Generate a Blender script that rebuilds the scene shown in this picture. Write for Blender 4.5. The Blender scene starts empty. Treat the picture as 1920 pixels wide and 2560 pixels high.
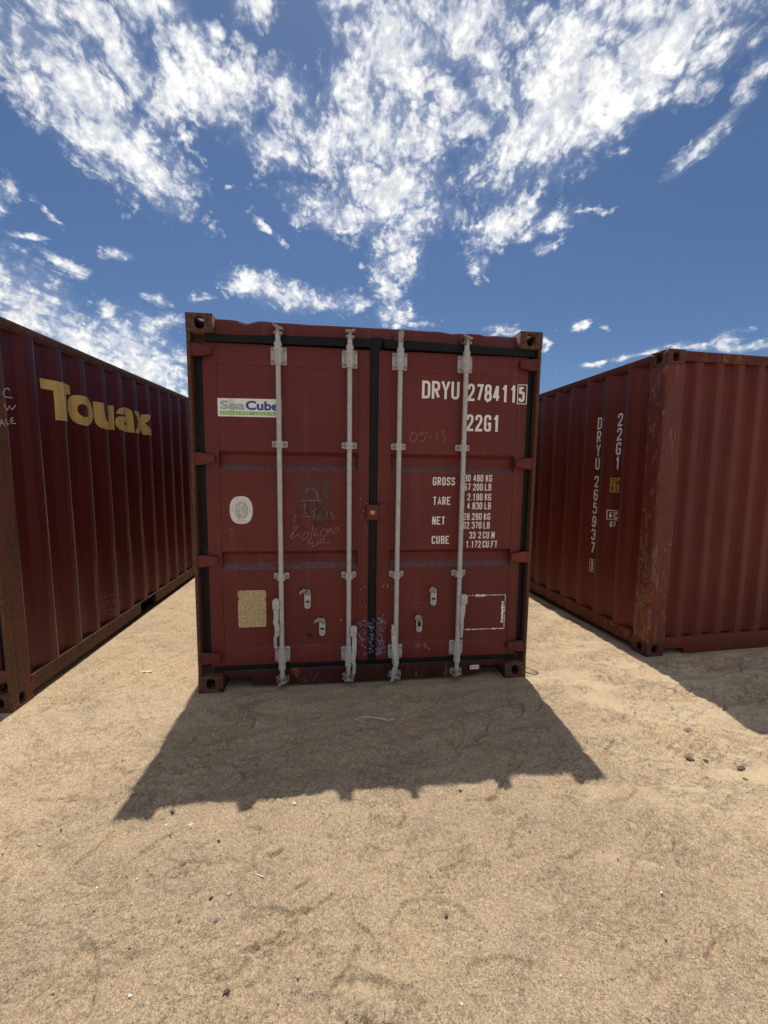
import bpy, bmesh, math, random
import numpy as np
from mathutils import Matrix, Vector

scene = bpy.context.scene
COL = scene.collection
R_ = math.radians

# ------------------------------------------------------------------ camera
def mat_from(o, ex, ez):
    ex = Vector(ex).normalized(); ez = Vector(ez)
    ez = (ez - ex * ez.dot(ex)).normalized(); ey = ez.cross(ex)
    m = Matrix.Identity(4)
    for i in range(3):
        m[i][0] = ex[i]; m[i][1] = ey[i]; m[i][2] = ez[i]; m[i][3] = o[i]
    return m
cam_data = bpy.data.cameras.new('camera')
cam = bpy.data.objects.new('camera', cam_data); COL.objects.link(cam)
scene.camera = cam
cam_data.sensor_fit = 'VERTICAL'; cam_data.sensor_height = 24.0
cam_data.lens = 1001.6 * 24.0 / 2560.0
cam_data.clip_start = 0.05; cam_data.clip_end = 5000
PITCH, ROLL = -0.1062, 0.0169
fwd = Vector((0, math.cos(PITCH), math.sin(PITCH)))
rt0 = Vector((1, 0, 0)); up0 = rt0.cross(fwd)
rt = rt0 * math.cos(ROLL) + up0 * math.sin(ROLL)
up = up0 * math.cos(ROLL) - rt0 * math.sin(ROLL)
m = Matrix.Identity(4)
for i in range(3):
    m[i][0] = rt[i]; m[i][1] = up[i]; m[i][2] = -fwd[i]
m[2][3] = 1.605
cam.matrix_world = m

# ------------------------------------------------------------------ sun, sky, exposure
TO_SUN = Vector((-0.033, 0.398, 1.0)).normalized()
sun_data = bpy.data.lights.new('sun', 'SUN')
sun_data.energy = 3.1; sun_data.angle = R_(0.53); sun_data.color = (1.0, 0.94, 0.84)
sun = bpy.data.objects.new('sun', sun_data); COL.objects.link(sun)
sun.rotation_euler = TO_SUN.to_track_quat('Z', 'Y').to_euler()
sun.location = (0, 0, 30)
scene.view_settings.view_transform = 'Standard'
scene.view_settings.look = 'None'
scene.view_settings.exposure = 0.45
scene.view_settings.gamma = 1.0
scene.view_settings.use_curve_mapping = False

CLOUDS = [(-0.774,1.16,0.26,0.126,1.424,0.95),(-0.736,1.355,0.151,0.118,1.789,0.8),(-0.802,1.011,0.103,0.067,2.191,0.8),(-0.716,0.946,0.07,0.052,-2.38,0.5),(-0.609,1.003,0.162,0.055,1.371,1),(-0.49,0.938,0.077,0.044,2.75,1),(-0.436,1.033,0.083,0.036,1.981,1),(-0.533,1.105,0.102,0.04,2.251,0.9),(-0.41,1.105,0.1,0.072,2.675,0.95),(-0.325,1.264,0.096,0.076,-3.037,0.8),(-0.272,0.922,0.042,0.04,2.054,0.9),(-0.275,1.088,0.111,0.053,-2.435,0.55),(-0.377,0.946,0.033,0.02,1.771,0.5),(-0.083,0.928,0.057,0.037,3.066,0.85),(0.004,1.016,0.13,0.105,1.536,1.05),(-0.018,1.177,0.163,0.13,2.833,1.05),(-0.164,1.233,0.139,0.071,-2.609,0.8),(-0.002,1.391,0.168,0.156,1.631,1.05),(-0.153,1.516,0.202,0.101,-2.892,0.85),(0.1,1.558,0.127,0.095,2.725,0.85),(0.022,1.786,0.201,0.107,1.551,0.9),(0.012,2.033,0.22,0.067,1.558,0.8),(0.055,2.327,0.163,0.098,1.544,0.9),(0.185,2.438,0.081,0.064,-3.131,0.6),(0.15,0.952,0.109,0.077,-2.981,0.7),(0.238,1.058,0.111,0.059,0.826,0.8),(0.132,1.093,0.092,0.07,-2.988,0.9),(0.201,1.152,0.073,0.046,-3.05,0.75),(0.438,1.095,0.289,0.152,1.901,1.05),(0.588,0.975,0.156,0.122,1.902,0.95),(0.426,1.211,0.167,0.087,1.627,0.9),(0.361,1.315,0.062,0.048,-2.539,0.7),(0.487,1.408,0.108,0.015,1.596,0.6),(0.288,0.939,0.033,0.023,-2.733,0.8),(0.594,1.132,0.144,0.055,1.921,0.6),(0.839,1.223,0.124,0.04,1.672,0.7),(0.808,1.008,0.072,0.043,1.633,0.65),(0.813,0.972,0.046,0.035,0.945,0.5),(0.426,1.562,0.156,0.084,1.951,0.75),(0.571,1.563,0.115,0.069,2.42,0.7),(0.684,1.481,0.063,0.021,2.751,0.5),(0.378,1.815,0.127,0.047,1.551,0.45),(0.628,1.699,0.061,0.039,1.755,0.5),(-0.555,2.059,0.206,0.132,-2.642,0.8),(-0.469,2.175,0.209,0.115,-2.836,0.75),(-0.334,2.199,0.207,0.107,2.825,0.7),(-0.126,2.193,0.093,0.067,1.713,0.6),(-0.951,2.122,0.094,0.042,2.681,0.6),(-0.653,2.034,0.104,0.075,2.458,0.6),(-1.903,2.227,0.473,0.148,2.251,1),(-2.071,2.743,0.649,0.228,2.024,1),(-1.762,2.806,0.464,0.233,2.172,1),(-1.94,3.324,0.848,0.331,1.72,1),(-1.297,2.458,0.167,0.065,2.166,0.7),(-1.735,1.891,0.265,0.052,2.372,0.8),(-1.6,3.079,0.301,0.119,2.156,0.6),(-1.128,1.759,0.072,0.043,2.996,0.6),(-1.172,2.154,0.104,0.046,2.048,0.6),(-1.392,1.805,0.098,0.041,1.295,0.4),(-1.381,1.616,0.08,0.03,-2.917,0.4),(-1.197,1.484,0.076,0.019,1.651,0.4),(-0.523,1.41,0.031,0.014,3.04,0.4),(-1.32,1.459,0.144,0.032,2.461,0.5),(-0.601,1.227,0.033,0.023,-3.111,0.6),(-0.462,1.619,0.093,0.026,1.045,0.4),(1.111,2.4,0.086,0.055,1.257,0.5),(1.26,2.403,0.053,0.031,0.809,0.5),(0.7,2.491,0.111,0.08,-2.972,0.8),(1.02,2.681,0.152,0.033,1.174,0.6),(1.525,3.038,0.145,0.057,2.464,0.6),(1.629,2.871,0.13,0.062,1.9,0.6),(1.723,2.745,0.121,0.065,2.11,0.5),(1.928,2.612,0.167,0.077,-3.115,0.7),(2.034,2.499,0.19,0.079,0.968,0.7),(2.247,2.581,0.128,0.097,2.095,0.6)]

world = bpy.data.worlds.new('World'); scene.world = world
world.use_nodes = True
def build_sky():
    nt = world.node_tree; nt.nodes.clear(); L = nt.links
    def nd(t, **k):
        n = nt.nodes.new(t)
        for a, b in k.items(): setattr(n, a, b)
        return n
    def put(sock, v):
        if hasattr(v, 'is_output') or isinstance(v, bpy.types.NodeSocket): L.new(v, sock)
        else: sock.default_value = v
    def math_(op, a, b=0.0, c=None, clamp=False):
        n = nd('ShaderNodeMath', operation=op, use_clamp=clamp)
        put(n.inputs[0], a); put(n.inputs[1], b)
        if c is not None: put(n.inputs[2], c)
        return n.outputs[0]
    def vmath(op, a, b=(0, 0, 0)):
        n = nd('ShaderNodeVectorMath', operation=op)
        put(n.inputs[0], a); put(n.inputs[1], b)
        return n
    def mixc(f, a, b):
        n = nd('ShaderNodeMix', data_type='RGBA')
        put(n.inputs[0], f); put(n.inputs[6], a); put(n.inputs[7], b)
        return n.outputs[2]
    def smooth(v, lo, hi):
        n = nd('ShaderNodeMapRange', interpolation_type='SMOOTHSTEP')
        put(n.inputs[0], v); n.inputs[1].default_value = lo; n.inputs[2].default_value = hi
        return n.outputs[0]
    def noise(vec, scale, detail=6, rough=0.55, dist=0.0, out=0):
        n = nd('ShaderNodeTexNoise', noise_dimensions='3D')
        put(n.inputs['Vector'], vec); n.inputs['Scale'].default_value = scale
        n.inputs['Detail'].default_value = detail; n.inputs['Roughness'].default_value = rough
        n.inputs['Distortion'].default_value = dist
        return n.outputs[out]
    sky = nd('ShaderNodeTexSky', sky_type='NISHITA')
    sky.sun_disc = False
    sky.sun_elevation = math.asin(TO_SUN.z)
    sky.sun_rotation = math.atan2(TO_SUN.x, TO_SUN.y)
    sky.altitude = 300; sky.air_density = 1.0; sky.dust_density = 0.7; sky.ozone_density = 4.0
    tc = nd('ShaderNodeTexCoord').outputs['Generated']
    sp = nd('ShaderNodeSeparateXYZ'); L.new(tc, sp.inputs[0])
    den = math_('ADD', math_('MAXIMUM', sp.outputs[2], 0.0), 0.06)
    cb = nd('ShaderNodeCombineXYZ')
    put(cb.inputs[0], math_('DIVIDE', sp.outputs[0], den))
    put(cb.inputs[1], math_('DIVIDE', sp.outputs[1], den))
    P = cb.outputs[0]
    # wobble the outlines of the cloud banks
    w1 = vmath('SUBTRACT', noise(P, 3.2, 4, 0.6, out=1), (0.5, 0.5, 0.5)).outputs[0]
    w2 = vmath('SUBTRACT', noise(P, 11.0, 4, 0.6, out=1), (0.5, 0.5, 0.5)).outputs[0]
    sc1 = vmath('MULTIPLY', w1, (0.20, 0.26, 0)).outputs[0]
    sc2 = vmath('MULTIPLY', w2, (0.07, 0.10, 0)).outputs[0]
    PW = vmath('ADD', P, vmath('ADD', sc1, sc2).outputs[0]).outputs[0]
    field = None
    for (x, y, a, b, ang, s) in CLOUDS:
        mp = nd('ShaderNodeMapping', vector_type='TEXTURE')
        L.new(PW, mp.inputs[0])
        mp.inputs[1].default_value = (x, y, 0); mp.inputs[2].default_value = (0, 0, ang)
        mp.inputs[3].default_value = (a * 1.08, b * 1.08, 1)
        ln = vmath('LENGTH', mp.outputs[0]).outputs['Value']
        v = math_('MULTIPLY_ADD', ln, -0.95, s * 0.75 + 0.42)
        field = v if field is None else math_('MAXIMUM', field, v)
    # the rest of the sky, overhead and behind: unseen clouds, thickened to brighten the shadows
    gen = math_('SUBTRACT', math_('MULTIPLY', noise(P, 0.9, 4, 0.6), 3.4), 1.40)
    back = smooth(sp.outputs[1], 0.62, 0.30)
    gen = math_('MINIMUM', gen, 0.9)
    gen = math_('MULTIPLY_ADD', math_('SUBTRACT', 1.0, back), -3.0, gen)
    field = math_('MAXIMUM', field, gen)
    # texture: rounded billows (seen in true shape), with ripples and streaks along the wind
    st = nd('ShaderNodeMapping', vector_type='POINT'); L.new(PW, st.inputs[0])
    st.inputs[3].default_value = (1.6, 0.8, 1)
    wv = vmath('SUBTRACT', noise(tc, 9.0, 2, 0.6, out=1), (0.5, 0.5, 0.5)).outputs[0]
    DW = vmath('ADD', tc, vmath('MULTIPLY', wv, (0.04, 0.04, 0.04)).outputs[0]).outputs[0]
    def c_(v): return math_('SUBTRACT', v, 0.5)
    b1 = math_('ABSOLUTE', c_(noise(DW, 13.0, 1, 0.5)))      # creased, rounded between the creases
    b2 = math_('ABSOLUTE', c_(noise(DW, 36.0, 2, 0.5)))
    n1 = noise(st.outputs[0], 6.0, 2, 0.6, 0.2)
    n3 = noise(st.outputs[0], 40.0, 4, 0.62, 0.0)
    n4 = noise(DW, 80.0, 4, 0.62, 0.0)
    hi = smooth(sp.outputs[2], 0.08, 0.42)
    tex = math_('MULTIPLY_ADD', c_(n1), 1.5, math_('MULTIPLY_ADD', b1, 2.8, math_('MULTIPLY_ADD', b2, 2.2, math_('MULTIPLY_ADD', c_(n3), math_('MULTIPLY', hi, 1.25), math_('MULTIPLY', c_(n4), 1.2)))))
    tex = math_('SUBTRACT', tex, 0.40)
    dens = math_('ADD', math_('MULTIPLY', field, 0.95), tex)
    dens = math_('SUBTRACT', dens, 0.06)
    alpha = smooth(dens, -0.24, 1.02)
    # faint veil round the banks
    veil = math_('MULTIPLY', smooth(math_('ADD', field, math_('MULTIPLY', tex, 0.5)), -0.30, 0.6), 0.22)
    alpha = math_('MAXIMUM', alpha, veil)
    # thick parts are greyer underneath, rounded tops white
    shade = smooth(math_('MULTIPLY_ADD', b1, 2.0, math_('MULTIPLY_ADD', b2, 1.8, math_('MULTIPLY', c_(n4), 1.9))), 0.06, 0.72)
    big = smooth(n1, 0.40, 0.60)
    dark = mixc(smooth(dens, 0.45, 1.3), (6.1, 6.3, 6.7, 1), (3.8, 4.0, 4.35, 1))
    cloud = mixc(math_('MULTIPLY_ADD', shade, 0.85, math_('MULTIPLY', big, 0.22)), dark, (7.9, 7.85, 7.7, 1))
    tint = nd('ShaderNodeMix', data_type='RGBA', blend_type='MULTIPLY')
    tint.inputs[0].default_value = 1.0
    L.new(sky.outputs[0], tint.inputs[6]); tint.inputs[7].default_value = (0.40, 0.46, 0.535, 1)
    full = mixc(math_('MULTIPLY', alpha, 0.96), tint.outputs[2], cloud)
    bg = nd('ShaderNodeBackground'); L.new(full, bg.inputs[0]); bg.inputs[1].default_value = 0.1
    out = nd('ShaderNodeOutputWorld'); L.new(bg.outputs[0], out.inputs[0])
build_sky()

# ------------------------------------------------------------------ materials
class NB:
    def __init__(s, name):
        s.m = bpy.data.materials.new(name); s.m.use_nodes = True
        s.t = s.m.node_tree; s.t.nodes.clear(); s.L = s.t.links
        s.o = s.t.nodes.new('ShaderNodeOutputMaterial')
        s.b = s.t.nodes.new('ShaderNodeBsdfPrincipled')
        s.L.new(s.b.outputs[0], s.o.inputs[0])
        s.co = s.t.nodes.new('ShaderNodeTexCoord').outputs['Object']
    def put(s, k, v):
        if isinstance(v, bpy.types.NodeSocket): s.L.new(v, k)
        else: k.default_value = v
    def set(s, name, v): s.put(s.b.inputs[name], v)
    def map(s, sc, loc=(0, 0, 0), rot=(0, 0, 0), vec=None):
        n = s.t.nodes.new('ShaderNodeMapping'); s.L.new(vec or s.co, n.inputs[0])
        n.inputs[1].default_value = loc; n.inputs[2].default_value = rot; n.inputs[3].default_value = sc
        return n.outputs[0]
    def noise(s, scale, detail=5, rough=0.55, vec=None, dist=0.0, out=0):
        n = s.t.nodes.new('ShaderNodeTexNoise'); s.L.new(vec or s.co, n.inputs['Vector'])
        n.inputs['Scale'].default_value = scale; n.inputs['Detail'].default_value = detail
        n.inputs['Roughness'].default_value = rough; n.inputs['Distortion'].default_value = dist
        return n.outputs[out]
    def vor(s, scale, vec=None, feature='F1', rnd=1.0, out='Distance'):
        n = s.t.nodes.new('ShaderNodeTexVoronoi'); n.feature = feature
        s.L.new(vec or s.co, n.inputs['Vector']); n.inputs['Scale'].default_value = scale
        n.inputs['Randomness'].default_value = rnd
        return n.outputs[out]
    def ss(s, v, lo, hi, a=0.0, b=1.0):
        n = s.t.nodes.new('ShaderNodeMapRange'); n.interpolation_type = 'SMOOTHSTEP'
        s.L.new(v, n.inputs[0]); n.inputs[1].default_value = lo; n.inputs[2].default_value = hi
        n.inputs[3].default_value = a; n.inputs[4].default_value = b
        return n.outputs[0]
    def mth(s, op, a, b=0.0, c=None):
        n = s.t.nodes.new('ShaderNodeMath'); n.operation = op
        s.put(n.inputs[0], a); s.put(n.inputs[1], b)
        if c is not None: s.put(n.inputs[2], c)
        return n.outputs[0]
    def mix(s, f, a, b, mode='MIX'):
        n = s.t.nodes.new('ShaderNodeMix'); n.data_type = 'RGBA'; n.blend_type = mode
        s.put(n.inputs[0], f)
        s.put(n.inputs[6], a if isinstance(a, bpy.types.NodeSocket) else (*a, 1)); s.put(n.inputs[7], b if isinstance(b, bpy.types.NodeSocket) else (*b, 1))
        return n.outputs[2]
    def bump(s, h, strength=0.3, dist=0.002, prev=None):
        n = s.t.nodes.new('ShaderNodeBump'); s.L.new(h, n.inputs['Height'])
        n.inputs['Strength'].default_value = strength; n.inputs['Distance'].default_value = dist
        if prev is not None: s.L.new(prev, n.inputs['Normal'])
        return n.outputs[0]
    def normz(s):
        g = s.t.nodes.new('ShaderNodeNewGeometry'); sp = s.t.nodes.new('ShaderNodeSeparateXYZ')
        s.L.new(g.outputs['Normal'], sp.inputs[0]); return sp.outputs[2]

def scl(c, k): return tuple(v * k for v in c)
RUST = (0.115, 0.045, 0.018); RUST2 = (0.25, 0.115, 0.042)

def paint(name, base, rust=0.0, rough=0.5, seed=0.0, scratch=0.3, dust=0.5, grime=0.35, fade=(0.19, 0.10, 0.085), vrust=1.0, ribs=None):
    """old container paint: faded patches, run streaks, chips down to rust"""
    n = NB(name); lc = (seed * 3.1, seed * 7.7, seed * 1.3)
    v0 = n.map((1, 1, 1), lc)
    big = n.noise(0.9, 4, 0.6, v0); mid = n.noise(5, 6, 0.6, v0)
    streak = n.noise(1.0, 6, 0.65, n.map((17, 17, 0.55), lc))
    col = n.mix(n.ss(big, 0.35, 0.7), base, scl(base, 0.80))
    col = n.mix(n.ss(streak, 0.5, 0.78, 0, 0.22), col, fade)
    col = n.mix(n.ss(mid, 0.55, 0.8, 0, 0.22), col, scl(base, 0.62))
    col = n.mix(n.ss(n.noise(38, 3, 0.6, v0), 0.5, 0.8, 0, 0.12), col, scl(base, 1.5))
    # grime spots
    gr = n.ss(n.noise(2.2, 8, 0.7, n.map((1, 1, 0.6), (seed, 3, 9))), 0.60, 0.78, 0, grime)
    col = n.mix(gr, col, (0.06, 0.045, 0.04))
    # rust
    rn = n.noise(7.5, 10, 0.68, n.map((1, 1, 0.42 * vrust), (seed + 5, 1, 2)))
    th = 0.72 - 0.30 * rust
    rmask = n.ss(rn, th, th + 0.05)
    rcol = n.mix(n.ss(n.noise(45, 5, 0.7, v0), 0.4, 0.65), RUST, RUST2)
    col = n.mix(rmask, col, rcol)
    # pale scratches down to primer
    if scratch > 0:
        sn = n.noise(1.0, 5, 0.75, n.map((46, 46, 2.6), (seed, 8, 4)))
        sm = n.mth('MULTIPLY', n.ss(sn, 0.70, 0.745), n.ss(n.noise(3.1, 4, 0.6, v0), 0.45, 0.6))
        col = n.mix(n.mth('MULTIPLY', sm, scratch), col, (0.42, 0.25, 0.14))
    # pale rib edges: rubbed paint plus grazing sun highlights put into the colour
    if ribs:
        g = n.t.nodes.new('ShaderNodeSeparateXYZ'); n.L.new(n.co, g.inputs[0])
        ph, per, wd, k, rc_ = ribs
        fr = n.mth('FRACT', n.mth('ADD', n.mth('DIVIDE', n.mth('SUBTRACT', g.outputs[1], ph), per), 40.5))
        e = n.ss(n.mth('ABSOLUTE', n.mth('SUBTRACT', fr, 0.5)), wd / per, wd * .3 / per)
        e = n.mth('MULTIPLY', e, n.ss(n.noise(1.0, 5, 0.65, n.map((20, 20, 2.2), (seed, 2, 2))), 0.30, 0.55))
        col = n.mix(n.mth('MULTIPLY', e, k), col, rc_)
    # dust that has settled on ledges
    if dust > 0:
        du = n.mth('MULTIPLY', n.ss(n.normz(), 0.30, 0.75), n.ss(n.noise(45, 6, 0.75, v0), 0.36, 0.60))
        col = n.mix(n.mth('MULTIPLY', du, dust), col, (0.125, 0.105, 0.11))
    n.set('Base Color', col); n.set('Specular IOR Level', 0.36)
    n.set('Roughness', n.mth('ADD', n.mth('MULTIPLY', rmask, 0.35), n.ss(mid, 0.3, 0.8, rough, rough + 0.15)))
    b1 = n.bump(n.noise(60, 5, 0.7, v0), 0.12, 0.002)
    b2 = n.bump(n.mth('MULTIPLY', rmask, n.noise(80, 5, 0.7, v0)), 0.6, 0.004, b1)
    n.set('Normal', b2)
    return n.m

def rusty_steel(name, paintcol, amount=0.6, seed=0.0):
    """corner steel: mostly rust with paint left on it and bright scrape lines"""
    n = NB(name)
    v = n.map((1, 1, 0.35), (seed, seed * 2, 1)); v1 = n.map((1, 1, 1), (seed, 2, 1))
    a = n.noise(9, 9, 0.7, v)
    b = n.noise(40, 6, 0.7, v1)
    rc = n.mix(n.ss(b, 0.38, 0.66), (0.060, 0.025, 0.012), (0.165, 0.064, 0.022))
    rc = n.mix(n.ss(n.noise(1.0, 7, 0.7, n.map((34, 34, 1.1), (seed, 4, 2))), 0.46, 0.66, 0, 0.85), rc, (0.035, 0.018, 0.012))
    rc = n.mix(n.ss(n.noise(14, 6, 0.7, v), 0.58, 0.74, 0, 0.7), rc, (0.23, 0.115, 0.045))
    keep = n.ss(a, 0.60 - 0.22 * (1 - amount) - 0.08, 0.66 - 0.22 * (1 - amount))
    col = n.mix(keep, rc, n.mix(n.ss(b, 0.4, 0.7), paintcol, scl(paintcol, 0.6)))
    sn = n.noise(1.0, 5, 0.75, n.map((60, 60, 3.0), (seed, 1, 5)))
    sm = n.mth('MULTIPLY', n.ss(sn, 0.66, 0.71), n.ss(n.noise(5, 4, 0.6, v1), 0.42, 0.56))
    col = n.mix(n.mth('MULTIPLY', sm, 0.65), col, (0.42, 0.25, 0.13))
    n.set('Base Color', col); n.set('Roughness', 0.75)
    n.set('Normal', n.bump(n.mth('ADD', a, n.mth('MULTIPLY', b, 0.5)), 0.35, 0.006))
    return n.m

def chipped_post(name, paintcol, seed=0.0):
    """red post, big flakes of paint gone, ochre rim round each flake"""
    n = NB(name)
    v = n.map((1, 1, 0.45), (seed, seed * 2, 1)); v1 = n.map((1, 1, 1), (seed, 2, 1))
    a = n.noise(15, 10, 0.72, v)
    g = n.t.nodes.new('ShaderNodeSeparateXYZ'); n.L.new(n.co, g.inputs[0])
    low = n.ss(g.outputs[2], 1.5, 0.5, 0, 0.06)
    edge = n.ss(g.outputs[0], 0.004, 0.030, 0.055, 0.0)
    t = n.mth('ADD', n.mth('ADD', a, low), edge)
    col = n.mix(n.ss(n.noise(3, 5, 0.6, v1), 0.4, 0.7), paintcol, scl(paintcol, 0.72))
    col = n.mix(n.ss(n.noise(1.0, 6, 0.65, n.map((22, 22, 0.7), (seed, 3, 3))), 0.52, 0.72, 0, 0.6), col, (0.10, 0.05, 0.03))
    col = n.mix(n.ss(t, 0.625, 0.637), col, (0.36, 0.17, 0.06))
    col = n.mix(n.ss(t, 0.642, 0.654), col, n.mix(n.ss(n.noise(50, 5, 0.7, v1), 0.4, 0.6), (0.07, 0.032, 0.018), (0.14, 0.06, 0.03)))
    sn = n.noise(1.0, 5, 0.75, n.map((55, 55, 2.4), (seed, 1, 5)))
    sm = n.mth('MULTIPLY', n.ss(sn, 0.60, 0.66), n.ss(n.noise(4, 4, 0.6, v1), 0.38, 0.52))
    col = n.mix(n.mth('MULTIPLY', sm, 0.8), col, (0.42, 0.23, 0.09))
    n.set('Base Color', col); n.set('Roughness', 0.62)
    n.set('Normal', n.bump(t, 0.4, 0.006))
    return n.m

def plain(name, c, rough=0.6, var=0.25, scale=30, metal=0.0, spots=None, bump=0.15, spec=0.5):
    n = NB(name)
    a = n.noise(scale, 5, 0.65)
    col = n.mix(n.ss(a, 0.3, 0.7), scl(c, 1 - var), c)
    if spots:
        col = n.mix(n.ss(n.noise(spots[1], 6, 0.7, n.map((1, 1, 1), (4, 4, 4))), spots[2], spots[2] + 0.06), col, spots[0])
    n.set('Base Color', col); n.set('Roughness', rough); n.set('Metallic', metal); n.set('Specular IOR Level', spec)
    if bump: n.set('Normal', n.bump(a, bump, 0.002))
    return n.m

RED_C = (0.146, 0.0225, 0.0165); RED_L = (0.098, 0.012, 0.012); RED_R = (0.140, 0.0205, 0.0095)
M = {}
M['door'] = paint('door_paint', RED_C, rust=0.12, rough=0.5, seed=1.0, scratch=0.25, dust=0.75, grime=0.25)
M['head'] = paint('header_paint', scl(RED_C, 0.85), rust=0.3, rough=0.55, seed=2.0, scratch=0.4, dust=0.6, grime=0.6)
M['sill'] = paint('sill_paint', scl(RED_C, 0.36), rust=0.45, rough=0.65, seed=3.0, scratch=0.4, dust=0.5, grime=0.8)
M['castC'] = rusty_steel('casting_rust', scl(RED_C, 0.5), 1.0, 4.0)
M['postC'] = rusty_steel('post_rust', scl(RED_C, 0.8), 0.8, 5.0)
M['sideC'] = paint('side_paint_middle', RED_C, rust=0.2, seed=6.0)
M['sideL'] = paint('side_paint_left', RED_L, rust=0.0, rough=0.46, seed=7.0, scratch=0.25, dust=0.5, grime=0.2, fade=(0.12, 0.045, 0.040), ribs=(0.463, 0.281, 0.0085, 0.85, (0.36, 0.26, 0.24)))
M['railL'] = rusty_steel('rail_rust_left', (0.10, 0.03, 0.02), 0.8, 8.0)
M['postL'] = rusty_steel('post_rust_left', (0.15, 0.042, 0.022), 0.62, 9.0)
M['sideR'] = paint('side_paint_right', RED_R, rust=0.08, rough=0.5, seed=10.0, scratch=0.5, dust=0.5, grime=0.2, fade=(0.20, 0.085, 0.055), ribs=(0.416, 0.277, 0.010, 0.25, (0.24, 0.13, 0.12)))
M['railR'] = paint('rail_paint_right', scl(RED_R, 0.75), rust=0.6, rough=0.6, seed=11.0, scratch=0.6, dust=0.4, grime=0.5)
M['postR'] = chipped_post('post_paint_right', RED_R, 12.0)
M['castR'] = rusty_steel('casting_rust_right', scl(RED_R, 0.7), 0.5, 13.0)
M['galv'] = plain('galvanised_steel', (0.54, 0.525, 0.495), 0.42, 0.24, 38, 0.1, ((0.22, 0.16, 0.12), 11, 0.66))
M['galvold'] = plain('galvanised_steel_rusty', (0.40, 0.35, 0.29), 0.6, 0.4, 60, 0.15, ((0.17, 0.09, 0.05), 14, 0.52))
M['bolt'] = plain('bolt_steel', (0.42, 0.36, 0.28), 0.45, 0.3, 90, 0.2)
M['rubber'] = plain('gasket_rubber', (0.012, 0.013, 0.013), 0.6, 0.4, 12, 0, ((0.030, 0.027, 0.024), 5, 0.62), spec=0.2)
M['dark'] = plain('dark_interior', (0.02, 0.017, 0.015), 0.9)
M['white'] = plain('lettering_white', (0.92, 0.87, 0.78), 0.6, 0.08, 40, 0, ((0.50, 0.36, 0.30), 90, 0.76), 0)
M['white2'] = plain('lettering_white_side', (0.84, 0.78, 0.74), 0.6, 0.10, 40, 0, ((0.30, 0.16, 0.12), 60, 0.74), 0)
M['chalk'] = plain('chalk_pink', (0.46, 0.26, 0.23), 0.9, 0.3, 120, bump=0)
M['chalkw'] = plain('chalk_white', (0.66, 0.61, 0.56), 0.9, 0.3, 120, bump=0)
M['faint'] = plain('faint_scrawl', (0.26, 0.12, 0.10), 0.9, 0.4, 120, bump=0)
M['marker'] = plain('black_marker', (0.035, 0.012, 0.011), 0.6, 0.3, 60, bump=0)
M['blue'] = plain('marker_blue', (0.13, 0.17, 0.33), 0.8, 0.4, 80, bump=0)
M['lilac'] = plain('marker_lilac', (0.42, 0.40, 0.50), 0.8, 0.4, 80, bump=0)
M['yellowbox'] = plain('yellow_label', (0.62, 0.36, 0.08), 0.5, 0.1, 40, bump=0)
M['lugwhite'] = plain('pin_white', (0.60, 0.60, 0.56), 0.5, 0.1, 40)
M['redfresh'] = paint('touch_up_red', (0.22, 0.032, 0.022), rust=0.0, rough=0.45, seed=20.0, scratch=0.1, grime=0.0)

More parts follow.
